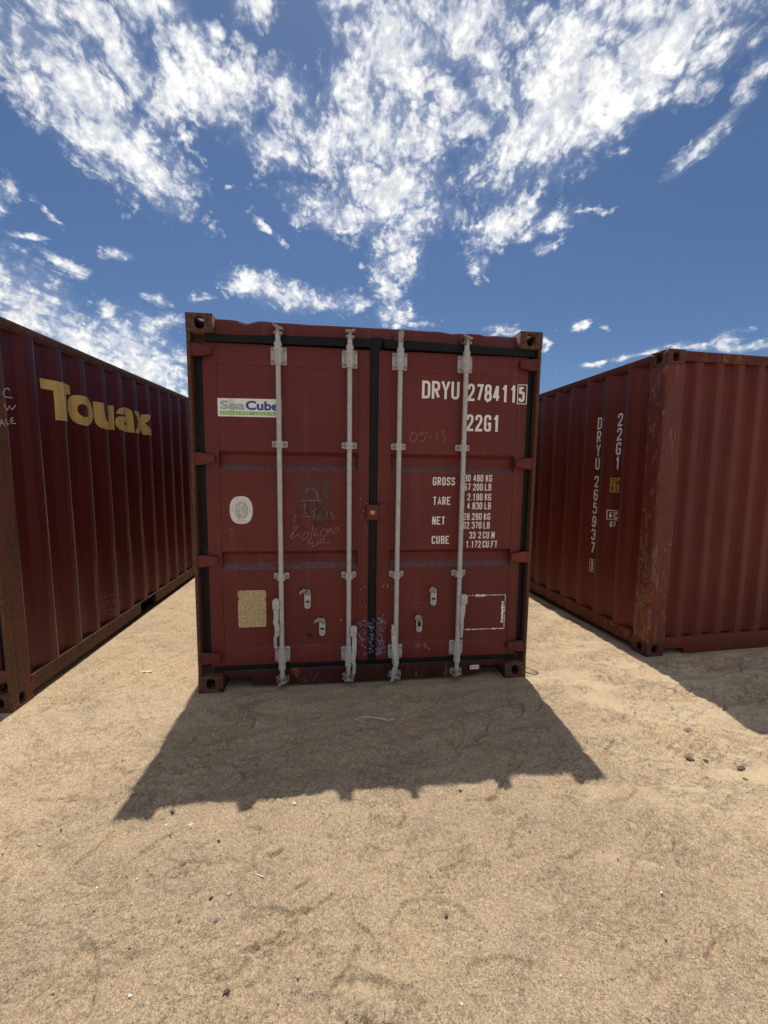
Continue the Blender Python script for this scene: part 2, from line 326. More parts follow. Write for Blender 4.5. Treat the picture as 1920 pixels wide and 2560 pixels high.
# ------------------------------------------------------------------ mesh helpers
class MB:
    def __init__(s): s.v = []; s.f = []
    def add(s, vs, fs):
        k = len(s.v); s.v += [tuple(p) for p in vs]; s.f += [tuple(i + k for i in f) for f in fs]; return s
    def box(s, x0, x1, y0, y1, z0, z1):
        return s.add([(x0, y0, z0), (x1, y0, z0), (x1, y1, z0), (x0, y1, z0), (x0, y0, z1), (x1, y0, z1), (x1, y1, z1), (x0, y1, z1)],
                     [(0, 3, 2, 1), (4, 5, 6, 7), (0, 1, 5, 4), (1, 2, 6, 5), (2, 3, 7, 6), (3, 0, 4, 7)])
    def cbox(s, x0, x1, y0, y1, z0, z1, c=0.004):
        """box with every edge chamfered, as a beveled slab facing -y"""
        xs = [x0, x0 + c, x1 - c, x1]; zs = [z0, z0 + c, z1 - c, z1]
        def ring(y, a):
            if a: return [(xs[1], y, zs[0]), (xs[2], y, zs[0]), (xs[3], y, zs[1]), (xs[3], y, zs[2]), (xs[2], y, zs[3]), (xs[1], y, zs[3]), (xs[0], y, zs[2]), (xs[0], y, zs[1])]
            cx = (x0 + x1) / 2; cz = (z0 + z1) / 2
            return [(p[0] + (c if p[0] < cx else -c) * .8, y, p[2] + (c if p[2] < cz else -c) * .8) for p in ring(y, True)]
        vs = ring(y0, False) + ring(y0 + c, True) + ring(y1, True)
        fs = [tuple(range(8)), tuple(range(23, 15, -1))]
        for r in (0, 8):
            for i in range(8):
                j = (i + 1) % 8; fs.append((r + i, r + 8 + i, r + 8 + j, r + j))
        return s.add(vs, fs)
    def tube(s, a, b, r, n=16, r2=None, caps=True):
        a = Vector(a); b = Vector(b); d = (b - a).normalized()
        u = d.orthogonal().normalized(); w = d.cross(u); r2 = r if r2 is None else r2
        vs = []
        for (c, q) in ((a, r), (b, r2)):
            for i in range(n):
                t = 2 * math.pi * i / n; vs.append(c + u * math.cos(t) * q + w * math.sin(t) * q)
        fs = [(i, (i + 1) % n, n + (i + 1) % n, n + i) for i in range(n)]
        if caps: fs += [tuple(range(n - 1, -1, -1)), tuple(range(n, 2 * n))]
        return s.add(vs, fs)
    def path(s, pts, r, n=8):
        for a, b in zip(pts[:-1], pts[1:]): s.tube(a, b, r, n)
        return s
    def dome(s, c, r, h, axis=(0, -1, 0), n=12):
        """low domed bolt head"""
        a = Vector(axis).normalized(); u = a.orthogonal().normalized(); w = a.cross(u); c = Vector(c)
        vs = []; rings = [(1, 0), (1, .35), (.8, .75), (.4, 1)]
        for (k, hh) in rings:
            for i in range(n):
                t = 2 * math.pi * i / n; vs.append(c + (u * math.cos(t) + w * math.sin(t)) * r * k + a * h * hh)
        fs = []
        for q in range(3):
            for i in range(n): fs.append((q * n + i, q * n + (i + 1) % n, (q + 1) * n + (i + 1) % n, (q + 1) * n + i))
        fs.append(tuple(range(3 * n, 4 * n)))
        return s.add(vs, fs)
    def prism(s, poly, y0, y1, axis='y'):
        """poly in (x,z) extruded over y, or (x,y) over z, or (y,z) over x"""
        n = len(poly)
        def P(p, h):
            return (p[0], h, p[1]) if axis == 'y' else ((p[0], p[1], h) if axis == 'z' else (h, p[0], p[1]))
        vs = [P(p, y0) for p in poly] + [P(p, y1) for p in poly]
        fs = [tuple(range(n)), tuple(range(2 * n - 1, n - 1, -1))] + [(i, n + i, n + (i + 1) % n, (i + 1) % n) for i in range(n)]
        return s.add(vs, fs)
    def build(s, name, mat, parent=None, smooth=None, bevel=0.0, label=None, fixn=True, kind=None):
        me = bpy.data.meshes.new(name); me.from_pydata(s.v, [], s.f); me.validate()
        if fixn or bevel:
            bm = bmesh.new(); bm.from_mesh(me)
            if bevel:
                bmesh.ops.remove_doubles(bm, verts=bm.verts, dist=1e-5)
                bmesh.ops.recalc_face_normals(bm, faces=bm.faces)
                es = [e for e in bm.edges if len(e.link_faces) == 2 and e.calc_face_angle(0) > 0.6]
                try: bmesh.ops.bevel(bm, geom=es, offset=bevel, segments=2, profile=0.6, affect='EDGES')
                except Exception: pass
            else:
                bmesh.ops.recalc_face_normals(bm, faces=bm.faces)
            bm.to_mesh(me); bm.free()
        if smooth:
            for p in me.polygons: p.use_smooth = True
            me.set_sharp_from_angle(angle=R_(smooth))
        me.materials.append(mat)
        o = bpy.data.objects.new(name, me); COL.objects.link(o)
        if parent: o.parent = parent
        if label: o['label'] = label
        if kind: o['kind'] = kind
        return o

def thing(name, label, cat, mw=None, group=None):
    o = bpy.data.objects.new(name, None); COL.objects.link(o); o.empty_display_size = 0.3
    o['label'] = label; o['category'] = cat
    if group: o['group'] = group
    if mw is not None: o.matrix_world = mw
    return o

# ------------------------------------------------------------------ lettering made of strokes
GL = {
 '0': [('c', [(0, 0), (0, 1), (1, 1), (1, 0)])], 'O': [('c', [(0, 0), (0, 1), (1, 1), (1, 0)])],
 '1': [('s', [(.12, .76), (.5, .97)]), ('e', [(.58, 1), (.58, 0)])], '2': [('o', [(0, .70), (0, 1), (1, 1), (1, .60), (.04, .08)]), ('e', [(0.02, 0), (1, 0)])],
 '3': [('o', [(0, .76), (0, 1), (1, 1), (1, .53), (.4, .53)]), ('o', [(.4, .53), (1, .53), (1, 0), (0, 0), (0, .24)])],
 '4': [('s', [(.68, 0), (.68, 1)]), ('s', [(.62, 1), (0, .26), (1.1, .26)])],
 '5': [('s', [(.95, 1), (.08, 1), (.04, .55)]), ('o', [(.04, .55), (.3, .64), (1, .64), (1, 0), (0, 0), (0, .22)])],
 '6': [('c', [(0, 0), (0, .58), (1, .58), (1, 0)]), ('o', [(0, .3), (0, 1), (1, 1), (1, .78)])],
 '7': [('s', [(0, 1), (1, 1), (.35, 0)])], '8': [('c', [(.05, .53), (.05, 1), (.95, 1), (.95, .53)]), ('c', [(0, 0), (0, .53), (1, .53), (1, 0)])],
 '9': [('c', [(0, .42), (0, 1), (1, 1), (1, .42)]), ('o', [(1, .7), (1, 0), (0, 0), (0, .22)])],
 'A': [('s', [(0, 0), (.5, 1), (1, 0)]), ('s', [(.2, .3), (.8, .3)])],
 'B': [('e', [(0, 0), (0, 1)]), ('o', [(0, 1), (.95, 1), (.95, .53), (0, .53)]), ('o', [(0, .53), (1, .53), (1, 0), (0, 0)])],
 'C': [('o', [(1, .72), (1, 1), (0, 1), (0, 0), (1, 0), (1, .28)])],
 'D': [('e', [(0, 0), (0, 1)]), ('o', [(0, 1), (1, 1), (1, 0), (0, 0)])],
 'E': [('e', [(1, 1), (0, 1), (0, 0), (1, 0)]), ('s', [(0, .52), (.85, .52)])],
 'F': [('e', [(1, 1), (0, 1), (0, 0)]), ('s', [(0, .52), (.85, .52)])],
 'G': [('o', [(1, .74), (1, 1), (0, 1), (0, 0), (1, 0), (1, .22)]), ('s', [(1, .22), (1, .46), (.55, .46)])],
 'H': [('e', [(0, 0), (0, 1)]), ('e', [(1, 0), (1, 1)]), ('s', [(0, .5), (1, .5)])],
 'I': [('e', [(.5, 0), (.5, 1)])],
 'K': [('e', [(0, 0), (0, 1)]), ('s', [(1, 1), (0, .38)]), ('s', [(.3, .56), (1, 0)])],
 'L': [('e', [(0, 1), (0, 0), (.95, 0)])], 'M': [('e', [(0, 0), (0, 1)]), ('s', [(.05, 1), (.6, .2)]), ('s', [(.6, .2), (1.15, 1)]), ('e', [(1.2, 0), (1.2, 1)])],
 'N': [('e', [(0, 0), (0, 1)]), ('s', [(.05, 1), (.95, 0)]), ('e', [(1, 0), (1, 1)])], 'P': [('e', [(0, 0), (0, 1)]), ('o', [(0, 1), (1, 1), (1, .48), (0, .48)])],
 'R': [('e', [(0, 0), (0, 1)]), ('o', [(0, 1), (1, 1), (1, .5), (0, .5)]), ('s', [(.45, .5), (1, 0)])],
 'S': [('o', [(1, .76), (1, 1), (0, 1), (0, .56), (1, .46), (1, 0), (0, 0), (0, .24)])],
 'T': [('s', [(-.1, 1), (1.1, 1)]), ('e', [(.5, 1), (.5, 0)])],
 'U': [('x', [(0, 1), (0, 0), (1, 0), (1, 1)])], 'V': [('s', [(0, 1), (.5, 0), (1, 1)])],
 'X': [('s', [(0, 0), (1, 1)]), ('s', [(0, 1), (1, 0)])],
 'Y': [('e', [(0, 1), (.5, .45), (1, 1)]), ('e', [(.5, .5), (.5, 0)])],
 '.': [('s', [(.2, 0), (.2, .06)])], ' ': [], "'": [('s', [(.3, 1), (.3, .75)])],
 'm': [('s', [(0, 0), (0, .62)]), ('o', [(0, .62), (.6, .62), (.6, 0)]), ('o', [(.6, .62), (1.2, .62), (1.2, 0)])],
 'n': [('s', [(0, 0), (0, .62)]), ('o', [(0, .62), (.8, .62), (.8, 0)])],
 'i': [('s', [(.5, 0), (.5, .62)]), ('s', [(.5, .86), (.5, 1)])],
 'c': [('o', [(1, .48), (1, .66), (0, .66), (0, 0), (1, 0), (1, .18)])],
}
def round_path(pts, r, closed):
    out = []; n = len(pts)
    for i in range(n):
        p = np.array(pts[i], float)
        if not closed and i in (0, n - 1): out.append(p); continue
        a = np.array(pts[i - 1], float) - p; b = np.array(pts[(i + 1) % n], float) - p
        la, lb = np.linalg.norm(a), np.linalg.norm(b); q = min(r, la * .5, lb * .5)
        p0 = p + a / la * q; p1 = p + b / lb * q
        for k in range(6):
            t = k / 5; out.append((1 - t) ** 2 * p0 + 2 * t * (1 - t) * p + t * t * p1)
    res = [out[0]]
    for p in out[1:]:
        if np.linalg.norm(p - res[-1]) > 1e-5: res.append(p)
    return res
def ribbon(pts, t, closed=False):
    """flat band of width t along pts: list of quads (as 4 points)"""
    n = len(pts); L = []; Rr = []
    for i in range(n):
        p = pts[i]
        d0 = p - pts[i - 1] if (i > 0 or closed) else None
        d1 = pts[(i + 1) % n] - p if (i < n - 1 or closed) else None
        if d0 is None: d0 = d1
        if d1 is None: d1 = d0
        d0 = d0 / (np.linalg.norm(d0) + 1e-12); d1 = d1 / (np.linalg.norm(d1) + 1e-12)
        m = d0 + d1; lm = np.linalg.norm(m)
        m = d0 if lm < 1e-6 else m / lm
        k = 1 / max(.45, float(m @ d0)); nn = np.array([-m[1], m[0]]) * t / 2 * k
        L.append(p + nn); Rr.append(p - nn)
    q = []
    for i in range(n - 1 + (1 if closed else 0)):
        j = (i + 1) % n; q.append([L[i], L[j], Rr[j], Rr[i]])
    return q
def text_polys(txt, x0, z0, h, w, pitch, t, r=None, vertical=False, gaps=None):
    """returns list of (layer, quad) in the 2D plane"""
    out = []; x = x0; z = z0
    for ci, ch in enumerate(txt):
        for si, (k, pts) in enumerate(GL.get(ch, [])):
            W = w - t; H = h - t
            P = [(x + t / 2 + p[0] * W, z + t / 2 + p[1] * H) for p in pts]
            if k in 'se': P = [np.array(p) for p in P]
            if k in 'ex':
                for e0, e1 in ((0, 1), (-1, -2)):
                    d = np.array(P[e0]) - np.array(P[e1]); P[e0] = np.array(P[e0]) + d / np.linalg.norm(d) * t * .5
            if k in 'se': pass
            else: P = round_path(P, (r or .42 * w), k == 'c')
            for q in ribbon(P, t, k == 'c'): out.append((si, q))
        if vertical: z -= pitch
        else: x += pitch * (.5 if ch in ".'" else (.62 if ch == ' ' else (1.12 if ch == 'M' else 1)))
    return out
def scrawl(lines, t):
    out = []
    for i, l in enumerate(lines):
        P = round_path([np.array(p) for p in l], 1.0, False)
        for q in ribbon(P, t): out.append((i % 5, q))
    return out
def rect(x0, x1, z0, z1, layer=0): return [(layer, [np.array(p) for p in ((x0, z0), (x1, z0), (x1, z1), (x0, z1))])]
def frame_rect(x0, x1, z0, z1, t, layer=0):
    return [(layer, q) for q in ribbon([np.array(p) for p in ((x0, z0), (x1, z0), (x1, z1), (x0, z1))], t, True)]
def front_mesh(polys, y, name, mat, parent, lift=0.0004, label=None):
    """paint on a face that looks towards -y"""
    b = MB()
    for (l, q) in polys:
        b.add([(p[0], y - l * lift, p[1]) for p in q], [tuple(range(len(q)))])
    o = b.build(name, mat, parent, fixn=False, label=label)
    return o
def warp_mesh(polys, breaks, fn, name, mat, parent, label=None, lift=0.0004):
    """2D polygons in (s, z) cut at the folds of a corrugated sheet and laid on it by fn(s, z, lift)"""
    bm = bmesh.new()
    for (l, q) in polys:
        vs = [bm.verts.new((p[0], -l * lift, p[1])) for p in q]
        try: bm.faces.new(vs)
        except Exception: pass
    xs = [v.co.x for v in bm.verts]; lo, hi = min(xs), max(xs)
    for s in breaks:
        if lo < s < hi:
            bmesh.ops.bisect_plane(bm, geom=bm.verts[:] + bm.edges[:] + bm.faces[:], plane_co=(s, 0, 0), plane_no=(1, 0, 0), dist=1e-6)
    bmesh.ops.triangulate(bm, faces=bm.faces[:])
    for v in bm.verts: v.co = fn(v.co.x, v.co.z, -v.co.y)
    me = bpy.data.meshes.new(name); bm.to_mesh(me); bm.free(); me.materials.append(mat)
    o = bpy.data.objects.new(name, me); COL.objects.link(o); o.parent = parent
    if label: o['label'] = label
    return o

# ------------------------------------------------------------------ container parts
W, H, LEN = 2.438, 2.591, 6.058

def casting(cx, cy, cz, sx, sy, sz, name, mat, parent, wx=0.162, wy=0.178):
    """ISO corner casting: outer corner at (cx,cy,cz), body grows inward along (-sx,-sy,-sz)*size"""
    D = (wx, wy, 0.118); S = (sx, sy, sz); C0 = (cx, cy, cz); T = 0.024
    lo = [min(C0[i], C0[i] - S[i] * D[i]) for i in range(3)]; hi = [max(C0[i], C0[i] - S[i] * D[i]) for i in range(3)]
    b = MB()
    holes = {0: (0.030, 0.040), 1: (0.030, 0.040), 2: (0.032, 0.060)}
    def face(ax, side, hole):
        u, w = [(1, 2), (0, 2), (0, 1)][ax]
        cu = (lo[u] + hi[u]) / 2; cw = (lo[w] + hi[w]) / 2; hu = (hi[u] - lo[u]) / 2; hw = (hi[w] - lo[w]) / 2
        n0 = hi[ax] if side > 0 else lo[ax]; n1 = n0 - side * T
        def pt(a, c, n):
            p = [0, 0, 0]; p[u] = a; p[w] = c; p[ax] = n; return tuple(p)
        if not hole:
            b.add([pt(cu - hu, cw - hw, n0), pt(cu + hu, cw - hw, n0), pt(cu + hu, cw + hw, n0), pt(cu - hu, cw + hw, n0)], [(0, 1, 2, 3)])
            b.add([pt(cu - hu + T, cw - hw + T, n1), pt(cu + hu - T, cw - hw + T, n1), pt(cu + hu - T, cw + hw - T, n1), pt(cu - hu + T, cw + hw - T, n1)], [(0, 1, 2, 3)])
            return
        ha, hb = holes[ax]   # stadium half width, half height
        angs = sorted(set([2 * math.pi * i / 28 for i in range(28)]))
        def rectp(t, ru, rw):
            c, s_ = math.cos(t), math.sin(t); k = min(ru / abs(c) if abs(c) > 1e-9 else 1e9, rw / abs(s_) if abs(s_) > 1e-9 else 1e9)
            return c * k, s_ * k
        ca = [math.atan2(hw, hu), math.pi - math.atan2(hw, hu), math.pi + math.atan2(hw, hu), 2 * math.pi - math.atan2(hw, hu)]
        angs = sorted(angs + ca); n = len(angs)
        def stad(t):
            c, s_ = math.cos(t), math.sin(t); e = 3.2
            k = (abs(c / ha) ** e + abs(s_ / hb) ** e) ** (-1 / e)
            return c * k, s_ * k
        O = [rectp(t, hu, hw) for t in angs]; I = [stad(t) for t in angs]
        vs = [pt(cu + a, cw + c, n0) for a, c in O] + [pt(cu + a, cw + c, n0) for a, c in I] + [pt(cu + a * .97, cw + c * .97, n1) for a, c in I]
        vs += [pt(cu + a * (hu - T) / hu, cw + c * (hw - T) / hw, n1) for a, c in O]
        fs = []
        for i in range(n):
            j = (i + 1) % n
            fs += [(i, j, n + j, n + i), (n + i, n + j, 2 * n + j, 2 * n + i), (2 * n + i, 2 * n + j, 3 * n + j, 3 * n + i)]
        b.add(vs, fs)
    for ax in range(3):
        face(ax, S[ax], True); face(ax, -S[ax], False)
    return b.build(name, mat, parent, smooth=32, bevel=0.0065)

# corrugated profile: depth in from the outer plane as a function of s
def prof_pts(s0, s1, period, flat, slope, depth, end_at, rr=0.007):
    """breakpoints (s, depth): outer flats end at end_at + k*period"""
    raw = []
    k0 = math.floor((s0 - end_at) / period) - 1
    s = end_at + k0 * period
    inner = period - flat - 2 * slope
    while s < s1 + period:
        raw += [(s - flat, 0.0), (s, 0.0), (s + slope, depth), (s + slope + inner, depth)]
        s += period
    out = []
    for i, p in enumerate(raw):
        if i in (0, len(raw) - 1): out.append(p); continue
        a = np.array(raw[i - 1]) - np.array(p); c = np.array(raw[i + 1]) - np.array(p)
        p0 = np.array(p) + a / np.linalg.norm(a) * rr; p1 = np.array(p) + c / np.linalg.norm(c) * rr
        for t in (0, .25, .5, .75, 1): out.append(tuple((1 - t) ** 2 * p0 + 2 * t * (1 - t) * np.array(p) + t * t * p1))
    xs = np.array([q[0] for q in out]); ds = np.array([q[1] for q in out])
    keep = [s0] + [float(x) for x in xs if s0 + .002 < x < s1 - .002] + [s1]
    def fn(s): return float(np.interp(s, xs, ds))
    return keep, fn
def corr_sheet(breaks, fn, z0, z1, nz, place, dent=None, thick=0.0):
    b = MB(); n = len(breaks); vs = []
    for j in range(nz + 1):
        z = z0 + (z1 - z0) * j / nz
        for s in breaks:
            d = fn(s) + (dent(s, z) if dent else 0.0)
            vs.append(place(s, z, d))
    fs = []
    for j in range(nz):
        for i in range(n - 1): fs.append((j * n + i, j * n + i + 1, (j + 1) * n + i + 1, (j + 1) * n + i))
    return b.add(vs, fs)

def vnoise1(x, seed):
    r = np.random.RandomState(seed).rand(512); i = np.floor(x).astype(int); f = x - i; f = f * f * (3 - 2 * f)
    return r[i % 512] * (1 - f) + r[(i + 1) % 512] * f

def door_leaf(root, side, mats, hw, marks=True):
    """side -1: left leaf, +1: right leaf.  Front faces -y."""
    rnd = random.Random(11 + side)
    if side < 0: X0, X1, I0, I1 = 0.083, 1.205, 0.173, 1.124
    else: X0, X1, I0, I1 = 1.261, 2.364, 1.355, 2.288
    ZB, ZT, YF = 0.176, 2.423, 0.041
    zi0, zi1 = 0.312, 2.285
    # corrugated sheet of the leaf
    rec = [(zi0, 0), (0.880, 0), (0.925, 1), (0.984, 1), (1.012, 0), (1.582, 0), (1.624, 1), (1.686, 1), (1.714, 0), (zi1, 0)]
    zs = []
    for (a, da), (c, dc) in zip(rec[:-1], rec[1:]):
        k = max(1, int((c - a) / 0.06))
        for i in range(k): zs.append((a + (c - a) * i / k, da + (dc - da) * i / k))
    zs.append(rec[-1])
    xs = [I0 + (I1 - I0) * i / 26 for i in range(27)]
    b = MB(); vs = []
    for (z, d) in zs:
        for x in xs:
            w = 0.0006 * math.sin(x * 5.1 + z * 2.3 + side) + 0.0004 * math.sin(x * 11 - z * 6.7) + 0.0003 * math.sin(z * 15 + x * 3)
            e = min(1, (x - I0) / .05, (I1 - x) / .05, (z - zi0) / .05, (zi1 - z) / .05); w *= max(0, e)
            vs.append((x, 0.045 + 0.036 * d + w, z))
    n = len(xs)
    fs = [(j * n + i, j * n + i + 1, (j + 1) * n + i + 1, (j + 1) * n + i) for j in range(len(zs) - 1) for i in range(n - 1)]
    # end caps of the two recesses
    b.add(vs, fs)
    for x in (I0, I1):
        for (a, c, d_, e_) in ((0.880, 0.925, 0.984, 1.012), (1.582, 1.624, 1.686, 1.714)):
            b.add([(x, .045, a), (x, .081, c), (x, .081, d_), (x, .045, e_)], [(0, 1, 2, 3)])
    door = b.build('door', mats['door'], root, smooth=25, fixn=False)
    f = MB()
    f.box(X0, I0 + .001, YF, 0.09, ZB, ZT); f.box(I1 - .001, X1, YF, 0.09, ZB, ZT)
    f.box(I0 + .001, I1 - .001, YF + .0006, 0.0895, zi1, ZT); f.box(I0 + .001, I1 - .001, YF + .0006, 0.0895, ZB, zi0)
    f.build('door_frame', mats['door'], door, smooth=30, bevel=0.003)
    # rubber gasket round the leaf
    g = MB()
    if side < 0:
        g.box(0.040, X0 - .001, 0.047, 0.075, ZB, ZT - .02)
        g.prism([(0.11, 2.424), (1.20, 2.436), (1.20, 2.494), (0.70, 2.486), (0.11, 2.466)], 0.022, 0.07)
        g.prism([(1.206, ZB - .01), (1.257, ZB - .01), (1.257, 2.40), (1.285, 2.47), (1.302, 2.497), (1.28, 2.507), (1.20, 2.505), (1.195, 2.46), (1.207, 2.39)], 0.030, 0.062)
        g.box(0.10, 1.20, 0.050, 0.085, 0.135, ZB - .001)
    else:
        g.box(X1 + .001, 2.403, 0.047, 0.075, ZB, ZT - .02)
        g.prism([(1.300, 2.436), (2.40, 2.424), (2.40, 2.472), (1.60, 2.492), (1.300, 2.496)], 0.022, 0.07)
        g.box(1.26, 2.36, 0.050, 0.085, 0.135, ZB - .001)
    g.build('gasket', M['rubber'], door, smooth=30, bevel=0.004)
    # hinges
    for z in (2.365, 1.656, 0.953, 0.248):
        h = MB()
        if side < 0: xa, xb, s = 0.002, 0.152, 1
        else: xa, xb, s = 2.436, 2.288, -1
        poly = [(xa, z - .041), (xa + s * .055, z - .043), (xb, z - .026), (xb + s * .004, z), (xb, z + .024), (xa + s * .055, z + .041), (xa, z + .041)]
        if s < 0: poly = poly[::-1]
        h.prism(poly, 0.008, 0.034)
        h.box(min(xa + s * .085, xb), max(xa + s * .085, xb), 0.034, 0.041, z - .02, z + .02)
        o = h.build('hinge', mats['fresh'] if (side > 0 and abs(z - .953) < .01 and marks) else (mats['head'] if z > 2 or z < .5 else mats['door']), door, smooth=30, bevel=0.006,
                    label='hinge freshly touched up in brighter red' if (side > 0 and abs(z - .953) < .01 and marks) else None)
        p = MB(); xp = 0.012 if side < 0 else W - 0.012
        p.tube((xp, 0.016, z - .052), (xp, 0.016, z + .052), 0.0105, 12)
        if abs(z - 1.656) < .01 or abs(z - .953) < .01: pm = M['lugwhite']
        else: pm = mats['post']
        p.build('hinge_pin', pm, door, smooth=40)
    # locking bars
    for bi, bx in enumerate(((0.582, 1.060) if side < 0 else (1.410, 1.882))):
        yb = 0.004
        r = MB(); jx = {0: 0, 1: 0}[bi]
        r.tube((bx, yb, 0.085), (bx, yb, 2.500), 0.0172, 20)
        r.tube((bx, yb, 2.29), (bx, yb, 2.435), 0.0235, 20); r.tube((bx, yb, 0.150), (bx, yb, 0.310), 0.0235, 20)
        for z in (2.293, 2.418, 0.170, 0.302): r.tube((bx, yb, z - .006), (bx, yb, z + .006), 0.0265, 20)
        lk = r.build('locking_bar', M['galv'], door, smooth=40)
        # top and bottom cams
        for (zc, sg, mt) in ((2.500, 1, 'galvold'), (0.078, -1, 'galvold')):
            c = MB(); tilt = (0.012 if (bx < 1 or bx > 1.8) else -0.004)
            if abs(bx - 1.410) < .01 and sg > 0:
                c.prism([(bx - .018, zc - .03), (bx + .014, zc - .03), (bx + .020, zc + .035), (bx + .006, zc + .046), (bx - .018, zc + .038), (bx - .022, zc + .012)], -0.022, 0.024)
            else:
                c.prism([(bx - .017, zc - sg * .03), (bx + .017, zc - sg * .03), (bx + .012, zc + sg * .02), (bx - .012, zc + sg * .02)], -0.012, 0.020)
                c.prism([(bx - .032, zc + sg * (.036 + tilt)), (bx - .030, zc + sg * (.024 + tilt)), (bx, zc + sg * .012), (bx + .034, zc + sg * (.022 - tilt)), (bx + .036, zc + sg * (.034 - tilt))], -0.020, 0.028)
                c.prism([(bx - .028, zc - sg * .002), (bx - .026, zc - sg * .012), (bx, zc - sg * .020), (bx + .030, zc - sg * .018), (bx + .030, zc - sg * .004), (bx, zc + sg * .004)], -0.012, 0.026)
            c.build('bar_cam', M[mt], door, smooth=30, bevel=0.004)
            k = MB()   # keeper welded to the header or sill
            zk = zc + sg * .012
            k.prism([(bx - .046, zk - .024), (bx - .022, zk - .030), (bx - .022, zk + .030), (bx - .046, zk + .018)], 0.018, 0.050)
            k.build('cam_keeper', M['galvold'] if sg < 0 else mats['head'], door, smooth=30, bevel=0.003); k = MB()
            k.prism([(bx + .022, zk - .030), (bx + .046, zk - .020), (bx + .044, zk + .022), (bx + .022, zk + .030)], 0.018, 0.050)
            k.build('cam_keeper', M['galvold'] if sg < 0 else mats['head'], door, smooth=30, bevel=0.003)
        # plates with four bolts, top and bottom
        for z0, z1 in ((2.293, 2.411), (0.183 if 1 < bx < 1.5 else 0.193, 0.290 if 1 < bx < 1.5 else 0.306)):
            p = MB(); zm = (z0 + z1) / 2
            p.cbox(bx - .053, bx + .053, 0.030, 0.0405, z0, z1, .007)
            p.prism([(bx - .034, z0 + .014), (bx + .034, z0 + .014), (bx + .034, z1 - .014), (bx - .034, z1 - .014)], 0.0305, 0.022)
            for k in range(9):
                a0 = math.pi * k / 9; a1 = math.pi * (k + 1) / 9
                q = [(bx + .033 * math.cos(a), yb + .018 - .044 * math.sin(a)) for a in (a0, a1)]
                p.add([(q[0][0], q[0][1], z0 + .012), (q[1][0], q[1][1], z0 + .012), (q[1][0], q[1][1], z1 - .012), (q[0][0], q[0][1], z1 - .012)], [(0, 1, 2, 3)])
            p.add([(bx + .033 * math.cos(math.pi * k / 9), yb + .018 - .044 * math.sin(math.pi * k / 9), z1 - .012) for k in range(10)], [tuple(range(10))])
            p.add([(bx + .033 * math.cos(math.pi * k / 9), yb + .018 - .044 * math.sin(math.pi * k / 9), z0 + .012) for k in range(10)], [tuple(range(10))])
            br = p.build('bar_bracket', M['galv'], door, smooth=35)
            for ax in (-.041, .041):
                for zz in (z0 + .019, z1 - .019): MB().dome((bx + ax, 0.030, zz), 0.0095, 0.008).build('bolt', M['bolt'], door, smooth=40)
            for zz in (z0 + .032, z1 - .032): MB().dome((bx - .002, yb + .018 - .0435, zz), 0.0045, 0.003).build('grease_nipple', M['bolt'], door, smooth=40)
        # two narrow guides
        for z0, z1 in ((1.741, 1.784), (0.812, 0.856)):
            p = MB()
            p.cbox(bx - .053, bx + .053, 0.030, 0.0405, z0, z1, .006)
            for k in range(9):
                a0 = math.pi * k / 9; a1 = math.pi * (k + 1) / 9
                q = [(bx + .030 * math.cos(a), yb + .020 - .042 * math.sin(a)) for a in (a0, a1)]
                p.add([(q[0][0], q[0][1], z0 - .004), (q[1][0], q[1][1], z0 - .004), (q[1][0], q[1][1], z1), (q[0][0], q[0][1], z1)], [(0, 1, 2, 3)])
            for zz in (z0 - .004, z1):
                p.add([(bx + .030 * math.cos(math.pi * k / 9), yb + .020 - .042 * math.sin(math.pi * k / 9), zz) for k in range(10)], [tuple(range(10))])
            p.build('bar_guide', M['galv'], door, smooth=35)
            for ax in (-.041, .041): MB().dome((bx + ax, 0.030, (z0 + z1) / 2), 0.0105, 0.009).build('bolt', M['bolt'], door, smooth=40)
            MB().dome((bx, yb + .020 - .0415, (z0 + z1) / 2), 0.004, 0.003).build('grease_nipple', M['bolt'], door, smooth=40)
        # handle: hub clamped to the bar and a cranked lever hanging down
        outer = (bi == 0) if side < 0 else (bi == 1)
        s = -1 if (side < 0 and bi == 0) else (1 if (side < 0 or bi == 1) else -1)
        zt = 0.678 if outer else 0.462
        hx = bx + s * (0.036)
        hb = MB()
        if side > 0 and bi == 0:
            hb.box(bx - .036, bx - .012, -0.030, 0.004, zt - .07, zt); hb.box(bx - .036, bx - .031, -0.030, 0.02, zt - .09, zt - .01)
        else:
            hb.prism([(bx + s * .012, zt - .074), (hx + s * .021, zt - .070), (hx + s * .021, zt - .006), (hx + s * .012, zt + .004), (bx + s * .012, zt)] if s > 0 else
                     [(bx - .012, zt - .074), (bx - .012, zt), (hx - .006, zt + .004), (hx - .023, zt - .01), (hx - .021, zt - .070)][::-1], -0.026, 0.006)
            hb.box(hx - .004 + s * .019, hx + .004 + s * .019, -0.026, 0.026, zt - .07, zt - .008)
        hb.dome((hx, -0.026, zt - .036), 0.0065, 0.005)
        hub = hb.build('handle_hub', M['galv'], door, smooth=30, bevel=0.003)
        lv = MB()
